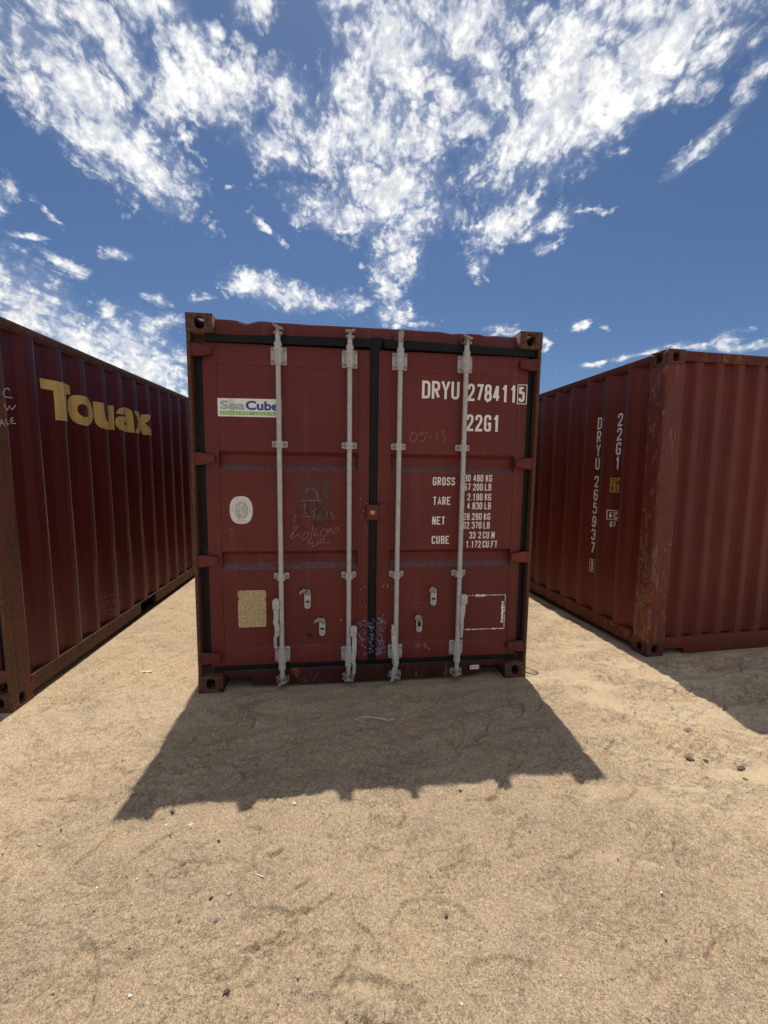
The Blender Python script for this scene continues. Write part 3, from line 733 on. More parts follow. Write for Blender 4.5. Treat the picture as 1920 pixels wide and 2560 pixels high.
        if side < 0 and bi == 0: P = [(hx - .004, -.010, zt - .06), (hx + .002, -.013, zt - .12), (hx - .004, -.020, zt - .165), (hx + .006, -.022, zt - .20), (hx + .006, -.020, zt - .255), (hx - .008, -.014, zt - .285), (hx - .008, -.010, zt - .36)]
        elif side < 0: P = [(hx, -.010, zt - .06), (hx + .006, -.014, zt - .10), (hx + .004, -.020, zt - .20), (hx - .006, -.026, zt - .26), (hx + .006, -.024, zt - .285), (hx + .002, -.020, zt - .365)]
        elif bi == 0: P = [(bx - .022, -.012, zt - .05), (bx - .018, -.028, zt - .12), (bx - .012, -.034, zt - .20), (bx - .002, -.044, zt - .25), (bx - .004, -.046, zt - .30), (bx - .018, -.034, zt - .345), (bx - .02, -.028, zt - .40), (bx - .03, -.02, zt - .435)]
        else: P = [(hx - .004, -.010, zt - .06), (hx - .006, -.016, zt - .12), (hx - .014, -.022, zt - .20), (hx - .010, -.020, zt - .235), (hx - .010, -.012, zt - .335)]
        wd = [0.017] * len(P); wd[-1] = 0.011; wd[-2] = 0.012
        if side > 0 and bi == 1: wd = [.019, .018, .014, .012, .010]
        vs = []; 
        for (p, w_) in zip(P, wd):
            vs += [(p[0] - w_, p[1], p[2]), (p[0] + w_, p[1], p[2]), (p[0] + w_, p[1] + .009, p[2]), (p[0] - w_, p[1] + .009, p[2])]
        fs = []
        for i in range(len(P) - 1):
            for k in range(4): fs.append((4 * i + k, 4 * i + (k + 1) % 4, 4 * i + 4 + (k + 1) % 4, 4 * i + 4 + k))
        fs += [(3, 2, 1, 0), tuple(4 * len(P) - 4 + k for k in range(4))]
        lv.add(vs, fs); lv.build('handle_lever', M['galv'], door, smooth=40, bevel=0.002)
    # handle retainers: oval plate, black slot, little swinging hook
    for ri, (cx, z1, z0) in enumerate((((0.763, 0.741, 0.588), (0.868, 0.525, 0.381)) if side < 0 else ((1.695, 0.736, 0.586), (1.590, 0.524, 0.382)))):
        hw_ = 0.0225; N = 14
        def stad(hw2, za, zb, cx2=cx):
            q = []
            for k in range(N + 1): a = math.pi * k / N; q.append((cx2 + hw2 * math.cos(a), zb - hw2 + hw2 * math.sin(a)))
            for k in range(N + 1): a = math.pi + math.pi * k / N; q.append((cx2 + hw2 * math.cos(a), za + hw2 + hw2 * math.sin(a)))
            return q
        zc = (z0 + z1) / 2
        p = MB(); p.prism(stad(hw_, z0, z1 - .012)[::-1], 0.026, 0.0435)
        pl = p.build('handle_retainer', M['galv'], door, smooth=35, bevel=0.002)
        q = MB(); zs_ = z0 + .048
        q.box(cx - .012, cx + .012, 0.0235, 0.0262, zs_, zs_ + (.036 if (side > 0 and ri == 1) else .014))
        q.build('retainer_slot', M['dark'], door)
        q = MB(); q.box(cx - .011, cx + .011, 0.014, 0.0262, zs_ - .014, zs_); q.dome((cx, .026, z0 + .020), .008, .006)
        q.build('retainer_lip', M['galv'], door, smooth=30, bevel=.002)
        h = MB(); zh = z1 - .03
        if side < 0:
            poly = [(cx + .020, zh - .010), (cx + .020, zh + .008), (cx + .004, zh + .020), (cx - .018, zh + .026), (cx - .024, zh + .034), (cx - .030, zh + .026), (cx - .050, zh + .018), (cx - .060, zh - .002), (cx - .056, zh - .014), (cx - .046, zh - .010), (cx - .040, zh - .002), (cx - .018, zh - .002), (cx - .006, zh - .014), (cx + .010, zh - .020)]
        else:
            poly = [(cx + .016, zh - .012), (cx + .018, zh + .006), (cx + .004, zh + .018), (cx - .012, zh + .028), (cx - .018, zh + .036), (cx - .024, zh + .024), (cx - .036, zh + .014), (cx - .038, zh - .012), (cx - .030, zh - .006), (cx - .016, zh - .016), (cx + .002, zh - .020)]
        h.prism(poly[::-1], 0.012, 0.018); hk = h.build('retainer_hook', M['galvold'], door, smooth=30, bevel=.002)
        d = MB(); d.dome((cx + .002, .012, zh - .002), .0105, .009); d.tube((cx + .002, .012, zh - .002), (cx + .002, .040, zh - .002), .009, 10)
        d.build('retainer_bolt', plain('brass_bolt', (0.45, 0.38, 0.25), 0.3, .2, 60, .8) if 'brass' not in M else M['brass'], door, smooth=40)
    return door

def container(name, label, cat, mw, mats, xs, door_end=True, far_door=False, phase=0.457, period=0.281, pockets=((1.70, 2.05), (4.0, 4.35)),
              post_w=0.0, end_period=0.2073, dentfn=None, group=None, marks=False):
    """xs = x of the near left corner (local).  Front end at y=0, body grows to y=LEN."""
    root = thing(name, label, cat, mw, group)
    X0, X1 = xs, xs + W
    P = {}
    T = Matrix.Translation((xs, 0, 0))
    # castings
    for sx, cx in ((-1, X0), (1, X1)):
        for sy, cy in ((-1, 0.0), (1, LEN)):
            for sz, cz in ((-1, 0.0), (1, H)):
                casting(cx, cy, cz, sx, sy, sz, 'corner_casting', mats['cast'], root, 0.168 if door_end and sy < 0 else (0.165), 0.178)
    def post(side, front):
        b = MB(); z0, z1 = 0.1185, H - 0.1185
        def mx(x): return X0 + x if side < 0 else X1 - x
        def my(y): return y if front else LEN - y
        if front and door_end:
            # open door post: thin outer lip, recess behind the hinges, deep side wall
            poly = [(0.0, 0.006), (0.004, 0.001), (0.020, 0.001), (0.024, 0.006), (0.024, 0.075), (0.110, 0.075), (0.110, 0.172), (0.006, 0.172), (0.0, 0.166)]
        else:
            poly = [(0.004, 0.020), (0.012, 0.008), (0.024, 0.004), (0.176, 0.004), (0.182, 0.010), (0.182, 0.05), (0.10, 0.05), (0.10, 0.10), (0.05, 0.10), (0.05, 0.170), (0.010, 0.170), (0.004, 0.164)]
        pts = [(mx(a), my(c)) for a, c in poly]
        b.prism(pts, z0, z1, 'z')
        b.build('corner_post', mats['post'] if (front and not (door_end and side > 0 and False)) else mats['rail'], root, smooth=28)
    for side in (-1, 1):
        for fr in (True, False): post(side, fr)
    # side walls
    for side in (-1, 1):
        def px(d, side=side): return (X0 + d) if side < 0 else (X1 - d)
        br, fn = prof_pts(0.172, LEN - 0.172, period, 0.072, 0.066, 0.036, phase, 0.013)
        off = 0.008
        def place(s, z, d, px=px): return (px(off + d), s, z)
        o = corr_sheet(br, fn, 0.1655, 2.532, 30, place, dentfn if (dentfn and side > 0) or (dentfn and marks == 'R') else None).build('side_panel', mats['side'], root, smooth=70, fixn=False)
        P['side_panel', side] = o; P['prof', side] = (br, fn, off, px)
        t = MB(); a, c = sorted((px(0.003), px(0.063))); t.box(a, c, 0.178, LEN - .178, 2.530, 2.583)
        a, c = sorted((px(0.010), px(0.058))); t.box(a, c, 0.178, LEN - .178, 2.5165, 2.5305)
        t.build('top_rail', mats['rail'], root, smooth=30, bevel=0.006)
        t = MB(); seg = [0.178]
        for (q0, q1) in pockets: seg += [q0, q1]
        seg.append(LEN - .178)
        for i in range(0, len(seg), 2):
            a, c = sorted((px(0.003), px(0.012))); t.box(a, c, seg[i], seg[i + 1], 0.052, 0.1600)
            a, c = sorted((px(0.0125), px(0.075))); t.box(a, c, seg[i], seg[i + 1], 0.052, 0.062)
        a, c = sorted((px(0.002), px(0.090))); t.box(a, c, 0.178, LEN - .178, 0.1602, 0.1655)
        t.build('bottom_rail', mats['rail'], root, smooth=30)
        for (q0, q1) in pockets:
            t = MB(); a, c = px(0.0135), px(0.60)
            v8 = [(x_, y_, z_) for x_ in (a, c) for (y_, z_) in ((q0, .053), (q1, .053), (q1, .159), (q0, .159))]
            t.add(v8, [(0, 1, 5, 4), (1, 2, 6, 5), (2, 3, 7, 6), (3, 0, 4, 7), (4, 5, 6, 7)])
            t.build('fork_pocket', M['dark'], root, fixn=False)
    # floor, roof
    t = MB(); t.box(X0 + .06, X1 - .06, 0.10, LEN - .10, 0.11, 0.150)
    for k in range(14): t.box(X0 + .09, X1 - .09, 0.35 + k * .41, 0.40 + k * .41, 0.03, 0.1099)
    t.build('floor', M['dark'], root)
    br, fn = prof_pts(0.10, LEN - .10, 0.209, 0.09, 0.03, 0.018, 0.3)
    corr_sheet(br, fn, X0 + .055, X1 - .055, 2, lambda s, z, d: (z, s, 2.572 - d)).build('roof_panel', mats['roof'], root, smooth=30, fixn=False)
    # closed corrugated end(s)
    def end_wall(front):
        br, fn = prof_pts(0.183, W - .183, end_period, 0.062, 0.030, 0.042, 0.362)
        yy = (lambda d: .014 + d) if front else (lambda d: LEN - .014 - d)
        o = corr_sheet(br, fn, 0.1555, 2.506, 24, lambda s, z, d: (X0 + s, yy(d), z)).build('end_panel', mats['side'], root, smooth=50, fixn=False)
        a, c = sorted((yy(-.010), yy(.055)))
        t = MB(); t.box(X0 + .166, X1 - .166, a, c, 2.5065, 2.584); t.build('end_header', mats['rail'], root, smooth=30, bevel=.005)
        t = MB(); t.prism([(X0 + .166, .062), (X0 + .379, .058), (X0 + .384, .004), (X1 - .384, .004), (X1 - .379, .058), (X1 - .166, .062), (X1 - .166, .1550), (X0 + .166, .1550)], a, c - .03)
        t.build('end_sill', mats['side'], root, smooth=30, bevel=.004)
        return o
    if not door_end: P['end'] = end_wall(True)
    else:
        # header with a bent, wavy upper lip
        n = 60; xs_ = [X0 + .166 + (W - .332) * i / n for i in range(n + 1)]
        rr = np.random.RandomState(5)
        vs = []
        for i, x in enumerate(xs_):
            xl = x - X0
            w = 0.003 * (vnoise1(np.array([xl * 3.2]), 3)[0] - .5) + 0.003 * (vnoise1(np.array([xl * 9]), 4)[0] - .5)
            w += -0.016 * math.exp(-((xl - .37) / .045) ** 2) + 0.004 * math.exp(-((xl - .50) / .06) ** 2)
            w += (0.009 * (vnoise1(np.array([xl * 24]), 9)[0] - .5)) * (1 if xl > 1.6 else .2) - 0.006 * math.exp(-((xl - 1.80) / .05) ** 2) - 0.007 * math.exp(-((xl - 2.10) / .10) ** 2)
            if not marks: w *= .4
            ln = 0.062 + 0.6 * abs(w)
            zt = 2.580 + w - .004 * (xl / W)
            vs += [(x, 0.046, 2.478), (x, 0.047, 2.500), (x, ln * .5 + .025, 2.548 + w * .4), (x, ln, zt - .004), (x, ln + .002, zt - .001), (x, ln + .05, zt - .002), (x, .13, 2.556)]
        m_ = 7; fs = [(i * m_ + k, (i + 1) * m_ + k, (i + 1) * m_ + k + 1, i * m_ + k + 1) for i in range(n) for k in range(m_ - 1)]
        MB().add(vs, fs).build('header', mats['head'], root, smooth=40, fixn=False)
        b = MB(); b.box(X0 + .06, X1 - .06, .085, .13, 2.40, 2.50); b.build('header_backing', M['dark'], root)
        # sill with two fork notches
        s = MB(); s.prism([(X0 + .168, .088), (X0 + .352, .088), (X0 + .362, .028), (X0 + 1.2, .012), (X0 + 2.070, .026), (X0 + 2.082, .092), (X1 - .168, .092), (X1 - .168, .136), (X0 + .168, .136)], 0.034, 0.060)
        s.box(X0 + .11, X1 - .11, 0.060, 0.120, 0.095, 0.1345)
        s.build('sill', mats['sill'], root, smooth=30, bevel=0.004)
        dr = MB(); dr.box(X0 + .115, X1 - .115, .092, .10, .15, 2.45); dr.build('seal_backing', M['dark'], root)
        sub = bpy.data.objects.new('tmp', None)
        shift_before = set(bpy.data.objects)
        P['door_l'] = door_leaf(root, -1, mats, 0, marks); P['door_r'] = door_leaf(root, 1, mats, 0, marks)
        if abs(xs) > 1e-6:
            for o in set(bpy.data.objects) - shift_before:
                if o.type == 'MESH': o.data.transform(T)
        bpy.data.objects.remove(sub)
    P['end_far'] = end_wall(False)
    return root, P

M['brass'] = plain('brass_bolt', (0.45, 0.38, 0.25), 0.3, .2, 60, .8)
matsC = dict(door=M['door'], head=M['head'], sill=M['sill'], post=M['postC'], rail=M['postC'], cast=M['castC'], side=M['sideC'], roof=M['sideC'], fresh=M['redfresh'])
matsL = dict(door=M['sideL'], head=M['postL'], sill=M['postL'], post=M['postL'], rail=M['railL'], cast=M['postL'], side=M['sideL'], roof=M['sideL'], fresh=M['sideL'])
matsR = dict(door=M['sideR'], head=M['railR'], sill=M['railR'], post=M['postR'], rail=M['railR'], cast=M['castR'], side=M['sideR'], roof=M['sideR'], fresh=M['sideR'])

mwC = mat_from((-1.2939, 2.6897, 0.0), (0.9928, 0.1196, 0.0034), (-0.0039, 0.0038, 1.0))
mwL = mat_from((-2.4412, 2.5021, -0.0465), (0.9953, 0.0966, 0.0046), (-0.0039, -0.0079, 1.0))
mwR = mat_from((2.2951, 3.3269, 0.0224), (0.9841, 0.1775, 0.0072), (-0.0092, 0.0102, 1.0))

rootC, PC = container('shipping_container', 'red container in the middle, its two doors with four grey locking bars facing the viewer', 'shipping container',
                      mwC, matsC, 0.0, True, group='shipping containers standing on the sand', marks=True)
def dentL(s, z):
    d = 0.0
    d += 0.020 * math.exp(-((s - (1.02 + .05 * (0.7 - z))) / .045) ** 2) * max(0, min(1, (0.80 - z) / .25))
    d += 0.008 * math.exp(-((s - 1.30) / .03) ** 2 - ((z - .85) / .05) ** 2) + 0.010 * math.exp(-((s - 1.86) / .035) ** 2 - ((z - 1.05) / .22) ** 2)
    d += 0.009 * math.exp(-((s - 1.58) / .03) ** 2 - ((z - .95) / .04) ** 2)
    d += 0.0015 * math.sin(s * 9 + z * 2) * math.sin(z * 3.1 + 1)
    return d
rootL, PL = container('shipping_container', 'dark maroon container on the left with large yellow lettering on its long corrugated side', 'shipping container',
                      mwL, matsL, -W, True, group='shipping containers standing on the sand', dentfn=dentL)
def dentR(s, z): return 0.0018 * math.sin(s * 7 + z * 2.2) * math.sin(z * 2.7 + .5)
rootR, PR = container('shipping_container', 'red container on the right with a chipped corner post and white numbers down its side', 'shipping container',
                      mwR, matsR, 0.0, False, group='shipping containers standing on the sand', phase=0.417, period=0.277, pockets=((2.0, 2.36), (4.0, 4.36)), dentfn=dentR, marks='R')

# ---- lettering on the doors of the middle container
YD = 0.0436
dl, drr = PC['door_l'], PC['door_r']
WM = M['white']
def pol(txt, x, z, h, w, pitch, t, **k): return text_polys(txt, x, z, h, w, pitch, t, **k)
front_mesh(pol('DRYU', 1.575, 2.108, .124, .060, .0715, .0185), YD, 'lettering', WM, drr, label='white serial letters high on the right door')
front_mesh(pol('278411', 1.908, 2.100, .122, .054, .0640, .0185) + pol('5', 2.296, 2.106, .108, .046, .05, .0175) + frame_rect(2.288, 2.357, 2.093, 2.228, .0055), 0.0405 - .0008, 'lettering', WM, drr, label='white serial number ending in a boxed figure')
front_mesh(pol('22G1', 1.908, 1.886, .120, .054, .0670, .0185), YD, 'lettering', WM, drr, label='white type code below the serial number')
big = dict()
def word(txt, x, z, h=.060, w=.0275, pitch=.0350, t=.0088): return pol(txt, x, z, h, w, pitch, t)
front_mesh(word('GROSS', 1.670, 1.489), YD, 'lettering', WM, drr, label='word for gross weight')
front_mesh(word('TARE', 1.675, 1.345), YD, 'lettering', WM, drr, label='word for tare weight')
front_mesh(word('NET', 1.673, 1.199), YD, 'lettering', WM, drr, label='word for net weight')
front_mesh(word('CUBE', 1.673, 1.054), YD, 'lettering', WM, drr, label='word for volume')
def num(txt, x, z): return pol(txt, x, z, .0515, .0215, .0270, .0068)
def numr(txt, xr, z):
    q = num(txt, 0, z); mxx = max(p[0] for _, l in q for p in l)
    return [(l, [np.array((p[0] + xr - mxx, p[1])) for p in k]) for l, k in q]
front_mesh(numr('30 480', 2.052, 1.519) + num('KG', 2.072, 1.519) + numr('67.200', 2.052, 1.453) + num('LB', 2.068, 1.453), YD, 'lettering', WM, drr, label='gross weight figures in kilograms and pounds')
front_mesh(numr('2.190', 2.052, 1.379) + num('KG', 2.070, 1.379) + numr('4.830', 2.052, 1.313) + num('LB', 2.070, 1.313), YD, 'lettering', WM, drr, label='tare weight figures in kilograms and pounds')
front_mesh(numr('28.290', 2.052, 1.233) + num('KG', 2.069, 1.233) + numr('62.370', 2.052, 1.167) + num('LB', 2.068, 1.167), YD, 'lettering', WM, drr, label='net weight figures in kilograms and pounds')
front_mesh(numr('33 2', 2.052, 1.092) + num('CU.M', 2.066, 1.092) + numr('1.172', 2.052, 1.023) + num('CU.FT', 2.066, 1.023), YD, 'lettering', WM, drr, label='volume figures in cubic metres and feet')

# chalk and marker writing
CH0 = [[(1.516,1.87),(1.491,1.828),(1.505,1.794),(1.54,1.812),(1.552,1.851),(1.516,1.87)],[(1.578,1.873),(1.561,1.847),(1.605,1.869),(1.578,1.873)],[(1.618,1.87),(1.614,1.848),(1.593,1.805),(1.571,1.809)],[(1.632,1.837),(1.65,1.84)],[(1.693,1.876),(1.686,1.824)],[(1.72,1.877),(1.747,1.89),(1.73,1.851),(1.766,1.834),(1.74,1.795)]]
GRAF = {'black': [[(0.69,1.342),(0.732,1.359),(0.787,1.359)],[(0.694,1.329),(0.695,1.268),(0.707,1.212),(0.731,1.174),(0.755,1.166),(0.773,1.171)],[(0.689,1.283),(0.726,1.295),(0.768,1.302)],[(0.756,1.354),(0.78,1.305),(0.798,1.243),(0.816,1.186)],[(0.838,1.364),(0.829,1.299),(0.823,1.249),(0.819,1.183)],[(0.89,1.356),(0.86,1.33),(0.841,1.299),(0.823,1.249),(0.826,1.211),(0.847,1.197),(0.878,1.205),(0.905,1.236),(0.916,1.283),(0.909,1.33)],[(0.866,1.258),(0.915,1.263),(0.933,1.249),(0.93,1.224),(0.915,1.205)]],'chalk': [[(0.754,1.425),(0.766,1.456),(0.79,1.465),(0.818,1.453),(0.836,1.422),(0.841,1.373)],[(0.726,1.363),(0.744,1.374),(0.787,1.376),(0.863,1.37)],[(0.741,1.36),(0.753,1.283)],[(0.747,1.354),(0.762,1.342),(0.768,1.323)],[(0.728,1.261),(0.795,1.257)],[(0.826,1.327),(0.811,1.302),(0.795,1.292)],[(0.811,1.286),(0.817,1.28),(0.807,1.233)],[(0.835,1.268),(0.843,1.249),(0.826,1.233)],[(0.91,1.305),(0.901,1.227)],[(0.924,1.293),(0.942,1.286),(0.936,1.264),(0.955,1.255),(0.939,1.239)],[(0.686,1.277),(0.667,1.218),(0.68,1.216)],[(0.664,1.171),(0.676,1.193),(0.701,1.193),(0.694,1.177),(0.664,1.153),(0.642,1.095),(0.676,1.115)],[(0.648,1.118),(0.673,1.149)],[(0.679,1.112),(0.7,1.137),(0.709,1.112)],[(0.724,1.099),(0.727,1.118),(0.755,1.149),(0.776,1.146),(0.767,1.118),(0.742,1.093),(0.724,1.099)],[(0.807,1.208),(0.788,1.092)],[(0.828,1.177),(0.807,1.111),(0.831,1.136),(0.847,1.114)],[(0.881,1.17),(0.859,1.152),(0.859,1.123),(0.881,1.111),(0.905,1.129),(0.902,1.164),(0.881,1.17)],[(0.902,1.167),(0.912,1.145),(0.921,1.148),(0.918,1.17)],[(0.924,1.177),(0.946,1.129),(0.955,1.164),(0.973,1.183),(0.986,1.17),(0.98,1.145),(0.961,1.135)],[(0.785,1.092),(0.767,1.08),(0.773,1.064),(0.797,1.067),(0.81,1.083),(0.794,1.051),(0.803,1.039),(0.825,1.048),(0.846,1.067),(0.853,1.079),(0.831,1.073),(0.825,1.051)],[(0.856,1.104),(0.865,1.051)],[(0.871,1.098),(0.884,1.104),(0.887,1.088),(0.865,1.073),(0.908,1.066),(0.927,1.082)]],'dark': [[(0.646,0.936),(0.674,0.967),(0.671,0.936),(0.698,0.954),(0.683,0.939)],[(0.692,0.932),(0.723,0.97)],[(0.702,0.957),(0.717,0.941)],[(0.744,0.963),(0.781,0.956),(0.747,0.935)],[(0.795,0.969),(0.795,0.924)],[(0.812,0.969),(0.815,0.927)],[(0.831,0.965),(0.837,0.927)],[(0.852,0.965),(0.855,0.927)],[(0.868,0.955),(0.877,0.949),(0.865,0.93),(0.883,0.929)],[(0.896,0.948),(0.905,0.929),(0.927,0.938)]]}
front_mesh(scrawl(CH0, .0030), YD, 'chalk_writing', M['chalk'], drr, lift=.0001, label='chalked date on the right door')
front_mesh(scrawl(GRAF['chalk'], .0028), YD - .0006, 'chalk_writing', M['chalk'], dl, lift=.0001, label='chalked scrawl in the middle of the left door')
front_mesh(scrawl(GRAF['black'], .0058), YD - .0014, 'marker_writing', M['marker'], dl, lift=.0001, label='black looping marker tag')
front_mesh(scrawl(GRAF['dark'], .0045), 0.0785, 'marker_writing', M['marker'], dl, lift=.0001, label='dark scrawl inside the lower groove')
# bare patch left by a removed decal
def patch_mat(name, a, b, scale, lo, hi, stretch=(1, 1, 1)):
    n = NB(name); v = n.map(stretch)
    n.set('Base Color', n.mix(n.ss(n.noise(scale, 8, 0.75, v), lo, hi), a, b)); n.set('Roughness', 0.8); return n.m
decal = MB(); decal.add([(.717, .0432, 1.245), (.912, .0432, 1.235), (.919, .0432, 1.528), (.719, .0432, 1.530)], [(0, 1, 2, 3)])
decal.build('decal_residue', patch_mat('decal_residue', scl(RED_C, .8), (0.075, 0.050, 0.045), 28, .44, .56, (1.6, 1, .7)), dl, fixn=False)
for (x0, x1, z0, z1) in ((.27, .36, 1.06, 1.12), (.27, .38, .845, .872), (.75, .87, .35, .405), (.66, .80, .30, .58)):
    pm = MB(); pm.add([(x0 + .01, .0433, z0), (x1, .0433, z0 + .006), (x1 - .012, .0433, z1), (x0, .0433, z1 - .008)], [(0, 1, 2, 3)])
    pm.build('scuff_patch', M['scuff'] if 'scuff' in M else M.setdefault('scuff', patch_mat('scuff_patch', scl(RED_C, .88), (0.085, 0.06, 0.058), 20, .50, .70)), dl, fixn=False)
rs = random.Random(3)
def chips(x0, x1, z0, z1, n, smin, smax, lean=.6):
    out = []
    for i in range(n):
        x = rs.uniform(x0, x1); z = rs.uniform(z0, z1); l = rs.uniform(smin, smax); a = rs.gauss(1.4, lean)
        p = [(x, z), (x + l * .5 * math.cos(a) + rs.gauss(0, l * .15), z + l * .5 * math.sin(a)), (x + l * math.cos(a + .4), z + l * math.sin(a + .4))]
        out.append(p)
    return out
for (x0, x1, n, par, y) in ((1.132, 1.196, 70, dl, .0402), (1.211, 1.253, 60, dl, .0292), (1.272, 1.332, 130, drr, .0402)):
    for mk, k in (('blue', .5), ('lilac', .35)):
        front_mesh(scrawl(chips(x0, x1, .205, .495, int(n * k), .006, .022), .0042), y - (.0004 if mk == 'lilac' else 0), 'marker_writing', M[mk], par, lift=.00005,
                   label='smeared blue and lilac pen scribble near the door gap')
front_mesh(scrawl(chips(1.14, 1.19, 1.12, 1.40, 9, .004, .012) + chips(1.14, 1.19, .55, .75, 5, .004, .01), .003), .0401, 'paint_chip', M['chalkw'], dl, lift=.00005)
front_mesh(scrawl(chips(.23, .26, 1.11, 1.17, 4, .01, .03), .0022), YD, 'paint_chip', M['chalk'], dl, lift=.00005)
front_mesh(scrawl(chips(1.34, 1.36, .70, .76, 3, .01, .02) + chips(1.30, 1.33, .45, .8, 4, .004, .01), .003), .0402, 'paint_chip', M['chalkw'], drr, lift=.00005)
circ = [(.775 + .055 * math.cos(t), .265 + .075 * math.sin(t)) for t in [1.9 + .42 * k for k in range(10)]]
front_mesh(scrawl([circ, [(.64, .318), (.72, .300), (.80, .315), (.92, .318)], [(.84, .27), (.82, .22)], [(.965, .19), (.985, .235), (1.0, .24)]], .0022), .0402, 'chalk_writing', M['faint'], dl, lift=.00005, label='faint chalk loop low on the left door')
front_mesh(scrawl([[(.2, .312), (.52, .313)], [(.64, .309), (1.0, .311)]], .0018), .0400, 'chalk_writing', M['faint'], dl, lift=.00005)
circ = [(2.055 + .042 * math.cos(t), .305 + .062 * math.sin(t)) for t in [1.4 + .36 * k for k in range(12)]]
front_mesh(scrawl([circ, [(2.10, .30), (2.10, .26)], [(2.262, .305), (2.256, .26)]], .0022), .0402, 'chalk_writing', M['faint'], drr, lift=.00005, label='faint chalk loop low on the right door')
front_mesh(scrawl([[(1.565, .268), (1.585, .285), (1.605, .28), (1.58, .258), (1.57, .25)], [(1.62, .275), (1.65, .29), (1.635, .262), (1.652, .252)], [(1.66, .262), (1.668, .24)], [(1.675, .25), (1.68, .232)]], .0042), .0402, 'chalk_writing', M['chalk'], drr, lift=.00005, label='chalked figures low on the right door')
front_mesh(scrawl([[(1.535, .605), (1.60, .606)], [(1.50, .54), (1.512, .541)]], .002), YD, 'paint_chip', M['chalk'], drr, lift=.00005)
front_mesh(scrawl([[(.435, 1.525), (.437, 1.49), (.435, 1.46)]], .0035), YD, 'paint_chip', M['marker'], dl, lift=.00005)
sp = MB(); sp.dome((1.005, .0445, .492), .008, .004); sp.build('paint_chip', M['chalk'], dl)

# leasing sticker
stm = NB('sticker_white'); v = stm.map((1, 1, 1))
gx = stm.t.nodes.new('ShaderNodeSeparateXYZ'); stm.L.new(stm.co, gx.inputs[0])
run = stm.ss(stm.mth('ABSOLUTE', stm.mth('SUBTRACT', gx.outputs[0], 0.262)), 0.006, 0.032, 1, 0)
run = stm.mth('MULTIPLY', run, stm.ss(stm.noise(22, 5, .7, stm.map((1, 1, .3))), .3, .62))
def stained(name, c, k=.75):
    n = NB(name); g = n.t.nodes.new('ShaderNodeSeparateXYZ'); n.L.new(n.co, g.inputs[0])
    r = n.ss(n.mth('ABSOLUTE', n.mth('SUBTRACT', g.outputs[0], 0.262)), 0.006, 0.030, 1, 0)
    r = n.mth('MULTIPLY', r, n.ss(n.noise(24, 5, .7, n.map((1, 1, .3))), .3, .62))
    n.set('Base Color', n.mix(n.mth('MULTIPLY', r, k), c, (0.55, 0.40, 0.20))); n.set('Roughness', .45); return n.m
bpy.data.materials.remove(stm.m)
st = MB(); st.add([(.173, .0434, 1.943), (.596, .0434, 1.946), (.596, .0434, 2.068), (.173, .0434, 2.063)], [(0, 1, 2, 3)])
sticker = st.build('leasing_sticker', stained('sticker_white', (.86, .84, .77), .55), dl, fixn=False, label='white leasing sticker with green strip, partly behind a bar')
bn = MB(); bn.add([(.188, .0430, 1.955), (.588, .0430, 1.957), (.588, .0430, 1.980), (.188, .0430, 1.979)], [(0, 1, 2, 3)])
# merged into the same door as separate marks
bn.build('sticker_strip', stained('sticker_green', (.24, .52, .12), .4), dl, fixn=False)
front_mesh(text_polys('CONTAINER', .196, 1.9605, .0135, .0125, .0215, .0027) + text_polys('LEASING', .420, 1.9608, .0135, .0125, .0215, .0027), .0427, 'sticker_text', stained('sticker_cream', (.85, .90, .75), .3), dl, lift=.00005)
def font_mesh(txt, x0, x1, z0, z1, y, name, mat, parent, offset=.02):
    cu = bpy.data.curves.new('glyphs', 'FONT'); cu.body = txt; cu.offset = offset; cu.resolution_u = 4; cu.fill_mode = 'FRONT'
    ob = bpy.data.objects.new('glyphs', cu); COL.objects.link(ob)
    dg = bpy.context.evaluated_depsgraph_get(); me = bpy.data.meshes.new_from_object(ob.evaluated_get(dg))
    bpy.data.objects.remove(ob); bpy.data.curves.remove(cu)
    P = np.array([v.co[:] for v in me.vertices]); lo, hi = P.min(0), P.max(0)
    for v in me.vertices:
        v.co = (x0 + (v.co.x - lo[0]) / (hi[0] - lo[0]) * (x1 - x0), y, z0 + (v.co.y - lo[1]) / (hi[1] - lo[1]) * (z1 - z0))
    me.materials.clear(); me.materials.append(mat); me.name = name
    o = bpy.data.objects.new(name, me); COL.objects.link(o); o.parent = parent; return o
font_mesh('Sea', .190, .352, 1.990, 2.049, .0428, 'sticker_text', stained('sticker_greygreen', (.36, .46, .45), .15), dl, .035)
font_mesh('Cube', .357, .577, 1.990, 2.052, .0427, 'sticker_text', plain('sticker_blue', (.025, .075, .26), .45, .1, bump=0), dl, .035)

# oval inspection sticker
def superellipse(cx, cz, a, b, e=2.5, n=48): return [np.array((cx + a * abs(math.cos(t)) ** (2 / e) * (1 if math.cos(t) >= 0 else -1), cz + b * abs(math.sin(t)) ** (2 / e) * (1 if math.sin(t) >= 0 else -1))) for t in [2 * math.pi * k / n for k in range(n)]]
ocx, ocz, oa, ob_ = .3115, 1.3045, .077, .097
oval = MB(); oval.add([(p[0], .0432, p[1]) for p in superellipse(ocx, ocz, oa, ob_)], [tuple(range(48))])
oval.build('inspection_sticker', plain('sticker_offwhite', (.80, .78, .72), .5, .1, 30, bump=0), dl, fixn=False, label='white oval inspection seal')
og = plain('seal_grey', (.50, .49, .42), .6, .15, 60, bump=0); og2 = plain('seal_text_grey', (.36, .36, .34), .6, .1, 60, bump=0)
front_mesh([(0, q) for q in ribbon(superellipse(ocx, ocz, oa * .90, ob_ * .92), .0014, True)], .0429, 'seal_ring', og, dl, lift=.00005)
inn = MB(); inn.add([(p[0], .0430, p[1]) for p in superellipse(ocx + .001, ocz - .001, .044, .061, 2.7)], [tuple(range(48))]); inn.build('seal_emblem', og, dl, fixn=False)
